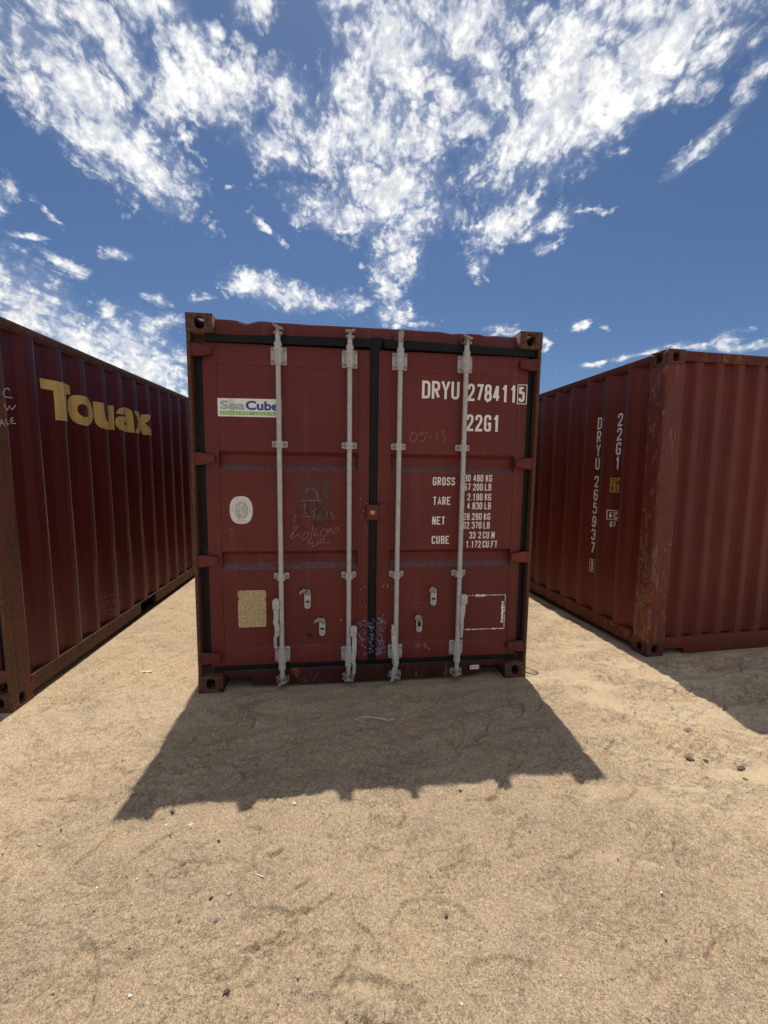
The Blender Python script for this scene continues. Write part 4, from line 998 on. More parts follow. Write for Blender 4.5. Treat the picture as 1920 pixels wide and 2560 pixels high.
em = []
lt = plain('seal_light', (.74, .72, .66), .6, .1, 60, bump=0)
em += rect(ocx - .034, ocx - .014, ocz - .001, ocz + .004) + rect(ocx + .008, ocx + .032, ocz - .001, ocz + .004)
em += scrawl([[(ocx - .012, ocz - .040), (ocx - .006, ocz - .015), (ocx + .001, ocz), (ocx, ocz + .03)], [(ocx + .001, ocz), (ocx + .012, ocz - .038)], [(ocx - .014, ocz + .014), (ocx + .001, ocz + .020), (ocx + .018, ocz + .048)]], .0065)
em += [(3, [np.array((ocx + .0075 * math.cos(t), ocz + .036 + .0085 * math.sin(t))) for t in [k * math.pi / 5 for k in range(10)]])]
em += rect(ocx - .027, ocx - .023, ocz + .010, ocz + .046) + scrawl([[(ocx - .034, ocz + .018), (ocx - .025, ocz + .010), (ocx - .016, ocz + .018)], [(ocx - .028, ocz - .012), (ocx - .034, ocz - .024), (ocx - .024, ocz - .024), (ocx - .028, ocz - .012)], [(ocx - .016, ocz - .052), (ocx, ocz - .049), (ocx + .016, ocz - .052)], [(ocx + .02, ocz - .03), (ocx + .022, ocz - .010)], [(ocx + .018, ocz + .012), (ocx + .030, ocz + .014), (ocx + .03, ocz + .026)]], .004)
front_mesh(em, .0427, 'seal_emblem', lt, dl, lift=.00004)
ringtxt = []
def ring_text(txt, a0, a1, flip=False):
    for i, ch in enumerate(txt):
        t = a0 + (a1 - a0) * i / (len(txt) - 1)
        px = ocx + .0585 * math.cos(t); pz = ocz + .076 * math.sin(t)
        rot = t - math.pi / 2 if not flip else t + math.pi / 2
        c, s = math.cos(rot), math.sin(rot)
        for l, q in text_polys(ch, -.0045, -.0065, .013, .009, .01, .0022):
            ringtxt.append((l, [np.array((px + p[0] * c - p[1] * s, pz + p[0] * s + p[1] * c)) for p in q]))
ring_text('BUREAU', math.pi * 1.0, math.pi * .60); ring_text('VERITAS', math.pi * .47, math.pi * -.02); ring_text('1828', math.pi * 1.38, math.pi * 1.62, True)
front_mesh(ringtxt, .0429, 'seal_text', og2, dl, lift=.00004)
front_mesh(scrawl([[(ocx - .014, ocz - .028), (ocx - .012, ocz - .05), (ocx - .013, ocz - .064)]], .002), .0425, 'sticker_tear', M['marker'], dl, lift=.00004)

# glue patch where the data plate was
n = NB('plate_glue')
vv = n.map((1, 1, 1)); a = n.noise(130, 5, .7, vv); c = n.noise(120, 3, .6, n.map((1, 1, 1), (3, 3, 3)))
col = n.mix(n.ss(a, .38, .60), (.34, .24, .11), (.66, .51, .28)); col = n.mix(n.ss(c, .55, .70, 0, .5), col, (.20, .13, .06))
n.set('Base Color', col); n.set('Roughness', .85); n.set('Normal', n.bump(a, .6, .004))
rr = random.Random(8); pts = []
for k in range(15): pts.append((.281 + .180 * k / 14, .459 + rr.uniform(-.002, .002)))
pts += [(.468, .470)]
for k in range(18):
    z = .475 + .24 * k / 17; pts.append((.470 + rr.uniform(-.002, .002) - (.010 if k in (13,) else 0), z))
pts += [(.463, .728)]
for k in range(14): pts.append((.452 - .165 * k / 13, .730 + rr.uniform(-.002, .002)))
pts += [(.276, .724)]
for k in range(16): pts.append((.275 + rr.uniform(-.0015, .0015) + (.010 if k == 3 else 0), .716 - .24 * k / 15))
g = MB(); g.prism(pts[::-1], .0405, .0445); g.build('plate_residue', n.m, dl, smooth=20, label='yellowish glue patch left by a missing plate')

# remains of a white placard frame
rf = random.Random(21); fr = []
def ragged(x0, x1, z, t0, t1, n_):
    xs_ = [x0 + (x1 - x0) * i / n_ for i in range(n_ + 1)]; prev = None
    for i, x in enumerate(xs_):
        up_, dn = rf.uniform(t0, t1), rf.uniform(t0, t1)
        if prev is not None and rf.random() > .12: fr.append((0, [np.array(p) for p in ((prev[0], z - prev[2]), (x, z - dn), (x, z + up_), (prev[0], z + prev[1]))]))
        prev = (x, up_, dn)
ragged(1.956, 2.262, .652, .001, .004, 60); ragged(2.03, 2.10, .650, .006, .013, 10); ragged(1.95, 2.264, .384, .001, .006, 70)
xs0 = len(fr); tmp = fr[:]; fr = []
ragged(.38, .655, 0, .001, .0035, 40); vert = [(0, [np.array((2.264 + p[1], p[0])) for p in q]) for _, q in fr]; fr = []
ragged(.43, .60, 0, .004, .013, 40); vert += [(1, [np.array((2.246 + p[1], p[0])) for p in q]) for _, q in fr]
front_mesh(tmp + vert, YD, 'placard_remains', M['white'], drr, lift=.0001, label='torn white outline of a removed placard')

# seal box across the door gap, small plate on the sill
sb = MB(); sb.box(1.186, 1.268, -0.004, .040, 1.241, 1.346); sb.box(1.2685, 1.322, .012, .0405, 1.243, 1.350)
lock = sb.build('lock_box', M['door'], drr, smooth=30, bevel=.004)
yl = MB(); yl.box(1.210, 1.241, -.0058, -.0046, 1.281, 1.306); yl.build('lock_label', M['yellowbox'], drr, label='small yellow label on the lock box')
lb = MB(); lb.box(1.999, 2.070, .031, .0335, .068, .100); lb.build('sill_plate', M['white'], rootC, label='small white plate on the sill')
front_mesh(text_polys('EHEX', 2.006, .0745, .018, .011, .0155, .0032), .0306, 'plate_text', M['marker'], rootC, lift=.00005)
front_mesh(scrawl([[(.80, .035), (.825, .075), (.84, .11)]], .004), .0335, 'paint_chip', M['faint'], rootC)

# ---- big yellow word and chalk on the left container
br, fn, off, px = PL['prof', 1]
def onL(s, z, l, e=0.0022): return (px(off + fn(s) + dentL(s, z)) + e + l, s, z)
YW = plain('faded_yellow', (.76, .50, .15), .55, .22, 5, 0, ((.20, .12, .07), 12, .66), 0)
def fan(outer, inner=None, n=0):
    return outer, inner
def poly_tris(loops):
    """triangulate filled loops (with holes) in 2D"""
    bm = bmesh.new(); es = []
    for lp in loops:
        vs = [bm.verts.new((p[0], p[1], 0)) for p in lp]
        es += [bm.edges.new((vs[i], vs[(i + 1) % len(vs)])) for i in range(len(vs))]
    bmesh.ops.triangle_fill(bm, use_beauty=True, use_dissolve=False, edges=es)
    out = [(0, [np.array((v.co.x, v.co.y)) for v in f.verts]) for f in bm.faces]; bm.free(); return out
def rp(pts, rads):
    out = []; n = len(pts)
    for i in range(n):
        p = np.array(pts[i], float); r = rads[i]
        if r == 0: out.append(tuple(p)); continue
        a = np.array(pts[i - 1], float) - p; b = np.array(pts[(i + 1) % n], float) - p
        la, lb = np.linalg.norm(a), np.linalg.norm(b); q = min(r, la * .49, lb * .49)
        for k in range(9):
            t = k / 8; pp = (1 - t) ** 2 * (p + a / la * q) + 2 * t * (1 - t) * p + t * t * (p + b / lb * q); out.append((pp[0], pp[1]))
    return out
def ell(cx, cz, a, b, e=2.3, n=40): return [tuple(p) for p in superellipse(cx, cz, a, b, e, n)]
WORD = [[[(0.546,2.274),(0.689,2.275),(0.815,2.286),(0.872,2.277),(0.868,2.205),(0.816,2.203),(0.817,2.105),(0.813,1.984),(0.642,1.981),(0.643,2.092),(0.642,2.201),(0.548,2.199)]],[[(0.828,2.125),(0.837,2.163),(0.867,2.195),(0.9,2.209),(0.931,2.214),(0.975,2.216),(1.092,2.222),(1.116,2.201),(1.141,2.164),(1.156,2.113),(1.154,2.059),(1.133,2.016),(1.098,1.986),(0.989,1.971),(0.938,1.972),(0.906,1.982),(0.883,1.996),(0.849,2.023),(0.831,2.07)],[(0.915,2.082),(0.917,2.114),(0.929,2.137),(0.958,2.148),(1.008,2.146),(1.091,2.137),(1.093,2.105),(1.089,2.065),(0.997,2.043),(0.956,2.042),(0.93,2.056)]],[[(1.161,2.201),(1.263,2.2),(1.266,2.129),(1.277,2.067),(1.293,2.045),(1.389,2.047),(1.387,2.115),(1.384,2.2),(1.462,2.204),(1.461,2.095),(1.46,1.976),(1.278,1.966),(1.212,1.974),(1.184,1.995),(1.169,2.027),(1.163,2.087)]],[[(1.481,2.134),(1.494,2.166),(1.519,2.193),(1.661,2.22),(1.736,2.221),(1.767,2.202),(1.78,2.172),(1.785,2.102),(1.788,2.003),(1.801,1.975),(1.72,1.975),(1.669,1.974),(1.503,1.982),(1.475,2.016),(1.468,2.052),(1.477,2.09),(1.504,2.112),(1.679,2.126),(1.679,2.151),(1.54,2.133)],[(1.662,2.072),(1.695,2.076),(1.698,2.045),(1.666,2.038)]],[[(1.79,2.201),(1.965,2.213),(1.983,2.139),(2.01,2.194),(2.225,2.212),(2.04,2.096),(2.237,1.982),(2.017,1.972),(1.976,2.039),(1.962,1.982),(1.82,1.974),(1.813,2.009),(1.96,2.104),(1.837,2.156)]]]
let = []
for loops in WORD: let += poly_tris(loops)
warp_mesh(let, br, onL, 'lettering', YW, PL['side_panel', 1], label='big faded yellow word across the corrugations')
CW = [[(0.204,2.119),(0.205,2.132),(0.19,2.134),(0.169,2.124),(0.152,2.092),(0.163,2.075),(0.188,2.075),(0.223,2.079)],[(0.154,2.032),(0.163,2.001),(0.174,1.991),(0.195,2.026),(0.203,2.008),(0.212,1.999),(0.228,2.014),(0.245,2.035)],[(0.096,1.861),(0.113,1.906),(0.122,1.929),(0.147,1.883)],[(0.107,1.896),(0.129,1.906)],[(0.152,1.935),(0.154,1.907),(0.164,1.9),(0.178,1.906)],[(0.216,1.95),(0.192,1.938),(0.19,1.908),(0.233,1.913)],[(0.19,1.924),(0.217,1.931)]]
warp_mesh(scrawl(CW, .0055), [], lambda s, z, l: (.0022 + l * .3, s, z), 'chalk_writing', M['chalkw'], rootL, label='white chalk letters on the near corner post')
GL6 = [[(1.072,0.439),(1.086,0.4)],[(1.119,0.446),(1.151,0.4),(1.232,0.421)],[(1.096,0.327),(1.126,0.34)],[(1.186,0.365),(1.162,0.326)],[(1.205,0.359),(1.245,0.357),(1.203,0.336),(1.261,0.321)],[(1.131,0.303),(1.135,0.254),(1.164,0.255)],[(1.167,0.278),(1.254,0.258),(1.202,0.241),(1.238,0.209),(1.18,0.225)]]
warp_mesh(scrawl(GL6, .003), br, onL, 'chalk_writing', M['chalk'], PL['side_panel', 1], label='faint chalked figures low on the side')

# ---- numbers down the side of the right container
br, fn, off, px = PR['prof', -1]
def onR(s, z, l, e=0.0022): return (px(off + fn(s) + 0) - e - l, s, z)
def onR2(extra): return lambda s, z, l: (px(off + fn(s)) - .0022 - extra - l, s, z)
def mir(polys, sref): return [(l, [np.array((sref - p[0], p[1])) for p in q]) for l, q in polys]
side = PR['side_panel', -1]
lw = M['white2']
col1 = text_polys('DRYU', 0, 2.032, .122, .062, .1365, .0185, vertical=True) + text_polys('265937', 0, 1.444, .118, .062, .1375, .0185, vertical=True)
col1 += text_polys('1', .014, .578, .098, .045, .1, .0175) + frame_rect(.002, .070, .562, .692, .0055)
warp_mesh(mir(col1, .829), br, onR, 'lettering', lw, side, label='white serial number running down the side')
col2 = text_polys('22G1', 0, 2.032, .122, .062, .1355, .0185, vertical=True)
warp_mesh(mir(col2, .554), br, onR, 'lettering', lw, side, label='white type code running down the side')
yb = rect(-.006, .124, 1.392, 1.556)
warp_mesh(mir(yb, .590), br, onR, 'height_sticker_border', M['marker'], side)
warp_mesh(mir(rect(.004, .116, 1.402, 1.546), .590), br, onR2(.0006), 'height_sticker', plain('sticker_ochre', (.52, .29, .035), .5, .15, 40, bump=0), side, label='yellow height sticker with black figures')
hs = text_polys('2.6m', .012, 1.480, .056, .025, .030, .008) + text_polys("8'6'", .012, 1.414, .056, .025, .034, .008)
warp_mesh(mir(hs, .590), br, onR2(.0012), 'sticker_text', M['marker'], side)
ic = frame_rect(.003, .125, 1.140, 1.228, .006) + rect(.060, .064, 1.142, 1.226) + text_polys('i', .018, 1.148, .070, .028, .1, .020) + text_polys('c', .074, 1.148, .095, .040, .1, .012)
warp_mesh(mir(ic, .599), br, onR, 'lettering', lw, side, label='small boxed two-letter code')
ic = text_polys('87', .030, 1.068, .052, .030, .038, .008)
warp_mesh(mir(ic, .599), br, onR, 'lettering', lw, side, label='two-figure number under the boxed code')

for o in list(bpy.data.objects):
    if o.name.split('.')[0] in ('paint_chip', 'placard_remains') or o.get('label', '').startswith('smeared'): o['kind'] = 'stuff'

# ------------------------------------------------------------------ ground
def make_noise(seed):
    tab = np.random.RandomState(seed).rand(256, 256)
    def f(x, y):
        xi = np.floor(x).astype(np.int64); yi = np.floor(y).astype(np.int64); fx = x - xi; fy = y - yi
        fx = fx * fx * fx * (fx * (fx * 6 - 15) + 10); fy = fy * fy * fy * (fy * (fy * 6 - 15) + 10)
        a = tab[xi % 256, yi % 256]; b = tab[(xi + 1) % 256, yi % 256]; c = tab[xi % 256, (yi + 1) % 256]; d = tab[(xi + 1) % 256, (yi + 1) % 256]
        return (a * (1 - fx) + b * fx) * (1 - fy) + (c * (1 - fx) + d * fx) * fy - .5
    return f
VN = [make_noise(k) for k in range(8)]
def fbm(x, y, sc, oct=4, k=0, gain=.5):
    r = 0; a = 1
    for o in range(oct):
        r = r + a * VN[(k + o) % 8](x * sc + 17.3 * o + k * 5, y * sc + 9.1 * o); sc *= 2.03; a *= gain
    return r
def sstep(x, a, b):
    t = np.clip((x - a) / (b - a), 0, 1); return t * t * (3 - 2 * t)
def base_h(x, y):
    yy = np.clip(y, 0, 9); xx = np.clip(x, -5, 6)
    zC = -.0043 * (yy - 2.69) + .0034 * (np.clip(xx, -1.5, 1.5) + 1.29) - .002
    zL = -.0465 + .0046 * (np.clip(xx, -5, -2) + 2.44) + .0075 * (yy - 2.5) - .001
    zR = .0224 + .0072 * (np.clip(xx, 1, 6) - 2.3) - .0117 * (yy - 3.33) - .001
    wl = sstep(-xx, 1.45, 2.25); wr = sstep(xx, 1.2, 2.15)
    z = zC * (1 - wl) * (1 - wr) + zL * wl + zR * wr
    front = sstep(-yy, -2.55, -1.75)
    z = z - .020 * front * (1 - wl) - .012 * wr * sstep(-yy, -3.2, -2.5)
    far = sstep(np.hypot(x, y - 4), 8, 25)
    return z * (1 - far)
def near_feet(x, y):
    """1 on the strips where the containers stand"""
    m = np.zeros_like(x)
    for mw, x0, x1 in ((mwC, 0, W), (mwL, -W, 0), (mwR, 0, W)):
        o = mw.translation; ex = mw.col[0]; ey = mw.col[1]
        lx = (x - o.x) * ex.x + (y - o.y) * ex.y; ly = (x - o.x) * ey.x + (y - o.y) * ey.y
        d = np.maximum(np.maximum(x0 - lx, lx - x1), np.maximum(-ly, ly - LEN))
        m = np.maximum(m, 1 - sstep(d, -.02, .22))
    return m
def worley(x, y, sc, seed=3):
    r = np.random.RandomState(seed); jx = r.rand(128, 128); jy = r.rand(128, 128)
    X = x * sc; Y = y * sc; xi = np.floor(X).astype(np.int64); yi = np.floor(Y).astype(np.int64)
    f1 = np.full_like(X, 9.); f2 = np.full_like(X, 9.)
    for a in (-1, 0, 1):
        for b in (-1, 0, 1):
            cx = xi + a; cy = yi + b
            d = np.hypot(cx + jx[cx % 128, cy % 128] - X, cy + jy[cx % 128, cy % 128] - Y)
            n1 = np.minimum(f1, d); f2 = np.minimum(f2, np.maximum(f1, d)); f1 = n1
    return f1, f2
def coords(lo, hi, step, far, grow=1.13):
    c = list(np.arange(lo, hi + step * .5, step)); s = step; a = c[-1]
    while a < far: s *= grow; a += s; c.append(a)
    s = step; a = c[0]; pre = []
    while a > -far: s *= grow; a -= s; pre.append(a)
    return np.array(pre[::-1] + c)
gx_ = coords(-3.2, 3.7, .0070, 900.0); 
ys = [.55]
while ys[-1] < 7.5: ys.append(ys[-1] + (.0062 + .0030 * max(0, ys[-1] - 1.2)))
s_ = .03
while ys[-1] < 900: s_ *= 1.14; ys.append(ys[-1] + s_)
pre = []; a_ = .55; s_ = .0075
while a_ > -900: s_ *= 1.14; a_ -= s_; pre.append(a_)
gy_ = np.array(pre[::-1] + ys)
X, Y = np.meshgrid(gx_, gy_)
dn = np.hypot(X - .2, Y - 2.4); fade = 1 - sstep(dn, 5, 12)
Z = base_h(X, Y)
feet = near_feet(X, Y); rough = (1 - feet * .90)
wx = X + .06 * fbm(X, Y, 3, 3, 1); wy = Y + .06 * fbm(X, Y, 3, 3, 4)
Z += rough * (.022 * fbm(X, Y, .8, 3, 0) + .020 * fbm(wx, wy, 2.6, 3, 2))
Z += rough * fade * .011 * fbm(wx, wy, 8, 4, 3, .62)
# low ridges left by wheels, right of the middle container, and diagonal scuffs on the left
rightm = sstep(X, .9, 1.7) * sstep(Y, 1.3, 1.9)
Z += fade * rough * rightm * .012 * np.sin((Y + .10 * X) * 21 + 5 * fbm(X, Y, 1.1, 2, 5)) * (0.4 + fbm(X, Y, 1.4, 2, 6))
leftm = sstep(-X, .4, 1.2)
u_ = (X * .50 + Y * .86)
Z += fade * rough * leftm * .013 * VN[5](u_ * 16 + .6 * fbm(X, Y, 2, 2, 1), (X * .86 - Y * .5) * 2.2)
Z += fade * rough * .0100 * VN[6]((X * .3 - Y * .95) * 19, (X * .95 + Y * .3) * 3.5)
# cracked crust in patches
f1, f2 = worley(wx + .05 * fbm(X, Y, 7, 3, 2), wy + .05 * fbm(X, Y, 7, 3, 5), 8.5)
cm = sstep(fbm(X, Y, 1.5, 3, 6) + .30 * rightm, .10, .32) * fade * rough
crack = 1 - sstep(f2 - f1, .015, .10)
Z += cm * (-.0110 * crack * sstep(VN[4](X * 5, Y * 5), -.25, .15) + .007 * (VN[1](np.floor(f1 * 3) + X * 4, Y * 4)))
g1, g2 = worley(wx * 1.3 + .03 * fbm(X, Y, 20, 2, 2), wy + .03 * fbm(X, Y, 22, 2, 5), 24, 9)
Z += fade * rough * sstep(fbm(X, Y, 2.2, 3, 7), .05, .28) * -.0090 * (1 - sstep(g2 - g1, .02, .22))
Z += .011 * sstep(feet, .25, .75) * sstep(-feet, -1.0, -.80) * (.5 + 1.2 * fbm(X, Y, 5, 3, 2)) * sstep(X, -1.9, -1.5)   # sand drifted against the steel
# crumbs and grit too small to pick apart
Z += fade * rough * (.0042 * fbm(X, Y, 34, 2, 1) + .0026 * VN[2](X * 95, Y * 95))
h1, h2 = worley(X, Y, 31, 5)
sel = VN[3](np.floor(X * 31) * .7, np.floor(Y * 31) * .7)
Z += fade * rough * .0060 * np.clip(1 - h1 / .28, 0, 1) * sstep(fbm(X, Y, 1.7, 3, 3), -.12, .25)

def stamp(x0, x1, y0, y1, fn):
    i0, i1 = np.searchsorted(gx_, (x0, x1)); j0, j1 = np.searchsorted(gy_, (y0, y1))
    if i1 <= i0 or j1 <= j0: return
    Z[j0:j1, i0:i1] += fn(X[j0:j1, i0:i1], Y[j0:j1, i0:i1]) * rough[j0:j1, i0:i1]
def groove(p, w, d, rim=.35):
    p = np.array(p, float); m_ = w * 4
    def fn(x, y):
        best = np.full_like(x, 9.)
        for a, b in zip(p[:-1], p[1:]):
            ab = b - a; L2 = ab @ ab + 1e-9
            t = np.clip(((x - a[0]) * ab[0] + (y - a[1]) * ab[1]) / L2, 0, 1)
            best = np.minimum(best, np.hypot(x - a[0] - t * ab[0], y - a[1] - t * ab[1]))
        return -d * np.exp(-(best / w) ** 2) + d * rim * np.exp(-((best - 2.0 * w) / w) ** 2)
    stamp(p[:, 0].min() - m_, p[:, 0].max() + m_, p[:, 1].min() - m_, p[:, 1].max() + m_, fn)
def arc(cx, cy, r, a0, a1, n=7, sq=.7): return [(cx + r * math.cos(a0 + (a1 - a0) * i / n), cy + r * sq * math.sin(a0 + (a1 - a0) * i / n)) for i in range(n + 1)]
rg = random.Random(77)
def shoe(cx, cy, ang, d=.005):
    """shallow shoe print: pressed sole with a raised rim and a few tread lines"""
    ca, sa = math.cos(ang), math.sin(ang)
    def fn(x, y):
        u = (x - cx) * ca + (y - cy) * sa; v = -(x - cx) * sa + (y - cy) * ca
        q = np.sqrt((u / .135) ** 2 + (v / (.046 - .008 * np.sign(u) * np.abs(u / .135))) ** 2)
        q = q + .10 * VN[2](x * 22, y * 22)
        tread = .0022 * np.sign(np.sin(u * 190)) * (q < .8) * sstep(VN[5](x * 9, y * 9), -.2, .1)
        return -d * (1 - sstep(q, .75, 1.05)) + .006 * np.exp(-((q - 1.13) / .12) ** 2) + tread
    stamp(cx - .2, cx + .2, cy - .2, cy + .2, fn)
for k in range(34):
    x = rg.uniform(-2.6, 3.0); y = rg.uniform(.9, 3.1); shoe(x, y, rg.gauss(1.3, .7), rg.uniform(.006, .011))
for k in range(190):
    x = rg.uniform(-2.8, 3.2); y = rg.uniform(.8, 3.6); L_ = rg.uniform(.05, .22); a = rg.choice([.5, 2.3, 1.2, 0.1]) + rg.gauss(0, .3)
    groove([(x, y), (x + L_ * .5 * math.cos(a), y + L_ * .5 * math.sin(a)), (x + L_ * math.cos(a + .25), y + L_ * math.sin(a + .25))], rg.uniform(.0055, .009), rg.uniform(.008, .018))
for k in range(9):
    groove(arc(rg.uniform(-2.2, 2.5), rg.uniform(.95, 2.6), rg.uniform(.05, .16), rg.uniform(0, 3), rg.uniform(3.2, 4.2)), rg.uniform(.0055, .009), rg.uniform(.008, .016))
groove([(.95, 3.02), (1.5, 3.03)], .009, .010); groove([(1.02, 2.96), (1.46, 2.965)], .008, .008)
groove(arc(-.40, 1.22, .13, -1.2, 1.8), .007, .006); groove([(-.33, 1.12), (-.20, 1.25)], .007, .006); groove([(-.2, 1.6), (-.05, 1.5), (.02, 1.55)], .007, .005)
def pit(cx, cy, r, d):
    def fn(x, y):
        q = np.hypot(x - cx, (y - cy) * 1.25) / r + .5 * VN[1](x * 30, y * 30)
        return -d * (1 - sstep(q, .1, 1)) * (.6 + 1.2 * np.abs(VN[3](x * 55, y * 55)))
    stamp(cx - 2 * r, cx + 2 * r, cy - 2 * r, cy + 2 * r, fn)
for (cx, cy, r, d) in ((-.85, 1.13, .07, .018), (-.80, 1.15, .05, .015), (.25, 1.30, .03, .012), (.62, 2.30, .05, .012), (-.45, 2.25, .06, .010), (-.38, 2.10, .05, .014), (1.77, 2.13, .06, .016), (1.56, 2.05, .06, .014), (1.98, 2.05, .06, .014),
                       (.90, 1.16, .10, .012), (1.25, 1.16, .07, .012), (-1.0, 1.52, .08, .010), (-.72, 2.46, .08, .012), (.38, 1.86, .05, .008), (-.10, 2.33, .05, .022), (.02, 2.33, .04, .014), (-.6, 1.62, .07, .009)):
    pit(cx, cy, r, d)
for k in range(120): pit(rg.uniform(-2.8, 3.4), rg.uniform(.8, 3.6), rg.uniform(.012, .035), rg.uniform(.008, .018))
ny, nx = X.shape
me = bpy.data.meshes.new('ground')
V = np.stack([X, Y, Z], -1).reshape(-1, 3).astype(np.float32)
idx = np.arange(ny * nx, dtype=np.int32).reshape(ny, nx)
F = np.stack([idx[:-1, :-1], idx[:-1, 1:], idx[1:, 1:], idx[1:, :-1]], -1).reshape(-1, 4)
me.vertices.add(len(V)); me.vertices.foreach_set('co', V.ravel())
me.loops.add(F.size); me.loops.foreach_set('vertex_index', F.ravel())
me.polygons.add(len(F)); me.polygons.foreach_set('loop_start', np.arange(0, F.size, 4, dtype=np.int32)); me.polygons.foreach_set('loop_total', np.full(len(F), 4, np.int32))
me.polygons.foreach_set('use_smooth', np.ones(len(F), bool))
me.update(calc_edges=True)
ground = bpy.data.objects.new('ground', me); COL.objects.link(ground)
ground['kind'] = 'structure'; ground['label'] = 'bare sandy ground, dry and trampled'
def ground_z(x, y):
    i = int(np.clip(np.searchsorted(gx_, x), 1, nx - 1)); j = int(np.clip(np.searchsorted(gy_, y), 1, ny - 1))
    return float(Z[j, i])
n = NB('dry_sand')
P1 = n.map((1, 1, 1)); patch = n.noise(1.1, 5, .6, P1); patch2 = n.noise(3.7, 6, .65, n.map((1, 1, 1), (7, 3, 0)))
g1_ = n.noise(260, 3, .7, P1); g2_ = n.noise(95, 4, .7, n.map((1, 1, 1), (2, 9, 0)))
col = n.mix(n.ss(patch, .35, .66), (.480, .368, .256), (.505, .390, .266))
col = n.mix(n.ss(patch2, .50, .72, 0, .6), col, (.500, .378, .238))
col = n.mix(n.ss(n.noise(2.3, 6, .6, n.map((1, 1, 1), (1, 8, 0))), .50, .72, 0, .55), col, (.400, .310, .235))
gx2 = n.t.nodes.new('ShaderNodeSeparateXYZ'); n.L.new(n.co, gx2.inputs[0])
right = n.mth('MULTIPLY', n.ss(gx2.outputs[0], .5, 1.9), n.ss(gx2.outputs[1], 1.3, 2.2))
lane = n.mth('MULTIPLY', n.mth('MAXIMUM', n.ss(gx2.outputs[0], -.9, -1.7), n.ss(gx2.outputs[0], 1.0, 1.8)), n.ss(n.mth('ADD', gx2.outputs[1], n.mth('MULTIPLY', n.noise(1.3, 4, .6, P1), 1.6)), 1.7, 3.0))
col = n.mix(lane, n.mix(1.0, col, (.97, .97, .955), 'MULTIPLY'), n.mix(1.0, col, (1.20, 1.20, 1.15), 'MULTIPLY'))   # sunlit brightness painted into the lanes between the boxes; shaded middle kept darker
# smooth pale silt crust between coarse gritty patches
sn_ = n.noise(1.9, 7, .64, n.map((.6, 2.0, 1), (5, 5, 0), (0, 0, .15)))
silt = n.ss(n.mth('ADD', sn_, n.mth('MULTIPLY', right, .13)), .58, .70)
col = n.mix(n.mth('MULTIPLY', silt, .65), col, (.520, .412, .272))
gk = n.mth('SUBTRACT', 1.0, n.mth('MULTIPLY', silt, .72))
col2 = n.mix(n.ss(g2_, .30, .70), n.mix(1.0, col, (.70, .69, .68), 'MULTIPLY'), n.mix(1.0, col, (1.20, 1.19, 1.18), 'MULTIPLY'))
col2 = n.mix(n.ss(g1_, .36, .64), n.mix(1.0, col2, (.66, .64, .62), 'MULTIPLY'), n.mix(1.0, col2, (1.24, 1.24, 1.24), 'MULTIPLY'))
col = n.mix(gk, col, col2)
vz = n.t.nodes.new('ShaderNodeTexVoronoi'); n.L.new(n.co, vz.inputs['Vector']); vz.inputs['Scale'].default_value = 120
sepc = n.t.nodes.new('ShaderNodeSeparateColor'); n.L.new(vz.outputs['Color'], sepc.inputs[0])
grain = n.mth('MULTIPLY', n.ss(vz.outputs['Distance'], .36, .26, 0, 1), gk)
lightg = n.mth('MULTIPLY', grain, n.ss(sepc.outputs[0], .93, .95)); darkg = n.mth('MULTIPLY', grain, n.ss(sepc.outputs[1], .86, .90))
col = n.mix(n.mth('MULTIPLY', lightg, .7), col, (.66, .58, .46)); col = n.mix(n.mth('MULTIPLY', darkg, .75), col, (.12, .095, .08))
# flaky crust: thin broken crevices, their shade painted in as a darker soil colour
def crevice(scale, mp, w, lo, hi, seedv):
    q = n.noise(scale, 7, .66, mp, .4)
    line = n.ss(n.mth('ABSOLUTE', n.mth('SUBTRACT', q, .5)), w, w * .25)
    msk = n.ss(n.noise(2.4, 5, .65, n.map((1, 1, 1), seedv)), lo, hi)
    return n.mth('MULTIPLY', line, msk)
c1 = crevice(4.5, n.map((1.0, 2.4, 1), (0, 0, 0), (0, 0, .35)), .014, .51, .62, (3, 1, 0))
c2 = n.mth('MULTIPLY', crevice(10, n.map((1.0, 1.9, 1), (4, 0, 0), (0, 0, -.3)), .020, .46, .58, (9, 4, 0)), n.mth('ADD', n.mth('MULTIPLY', right, .7), .3))
c3 = crevice(17, n.map((1.7, .8, 1), (1, 6, 0), (0, 0, .9)), .022, .53, .62, (6, 6, 0))
cr = n.mth('MAXIMUM', n.mth('MAXIMUM', c1, c2), c3)
col = n.mix(n.mth('MULTIPLY', cr, n.mth('ADD', n.mth('MULTIPLY', right, .26), .16)), col, (.17, .125, .085))
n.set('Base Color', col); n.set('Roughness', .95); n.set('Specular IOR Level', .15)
fl = n.noise(7, 8, .68, n.map((1.0, 2.0, 1), (2, 2, 0), (0, 0, .4)))
hb_ = n.mth('ADD', n.mth('MULTIPLY', g2_, 1.2), n.mth('ADD', g1_, n.mth('MULTIPLY', grain, .4)))
nb = n.bump(n.mth('SUBTRACT', n.mth('MULTIPLY', fl, .7), n.mth('MULTIPLY', cr, .5)), .6, .014)
n.set('Normal', n.bump(n.mth('MULTIPLY', hb_, gk), .6, .007, nb))
me.materials.append(n.m)

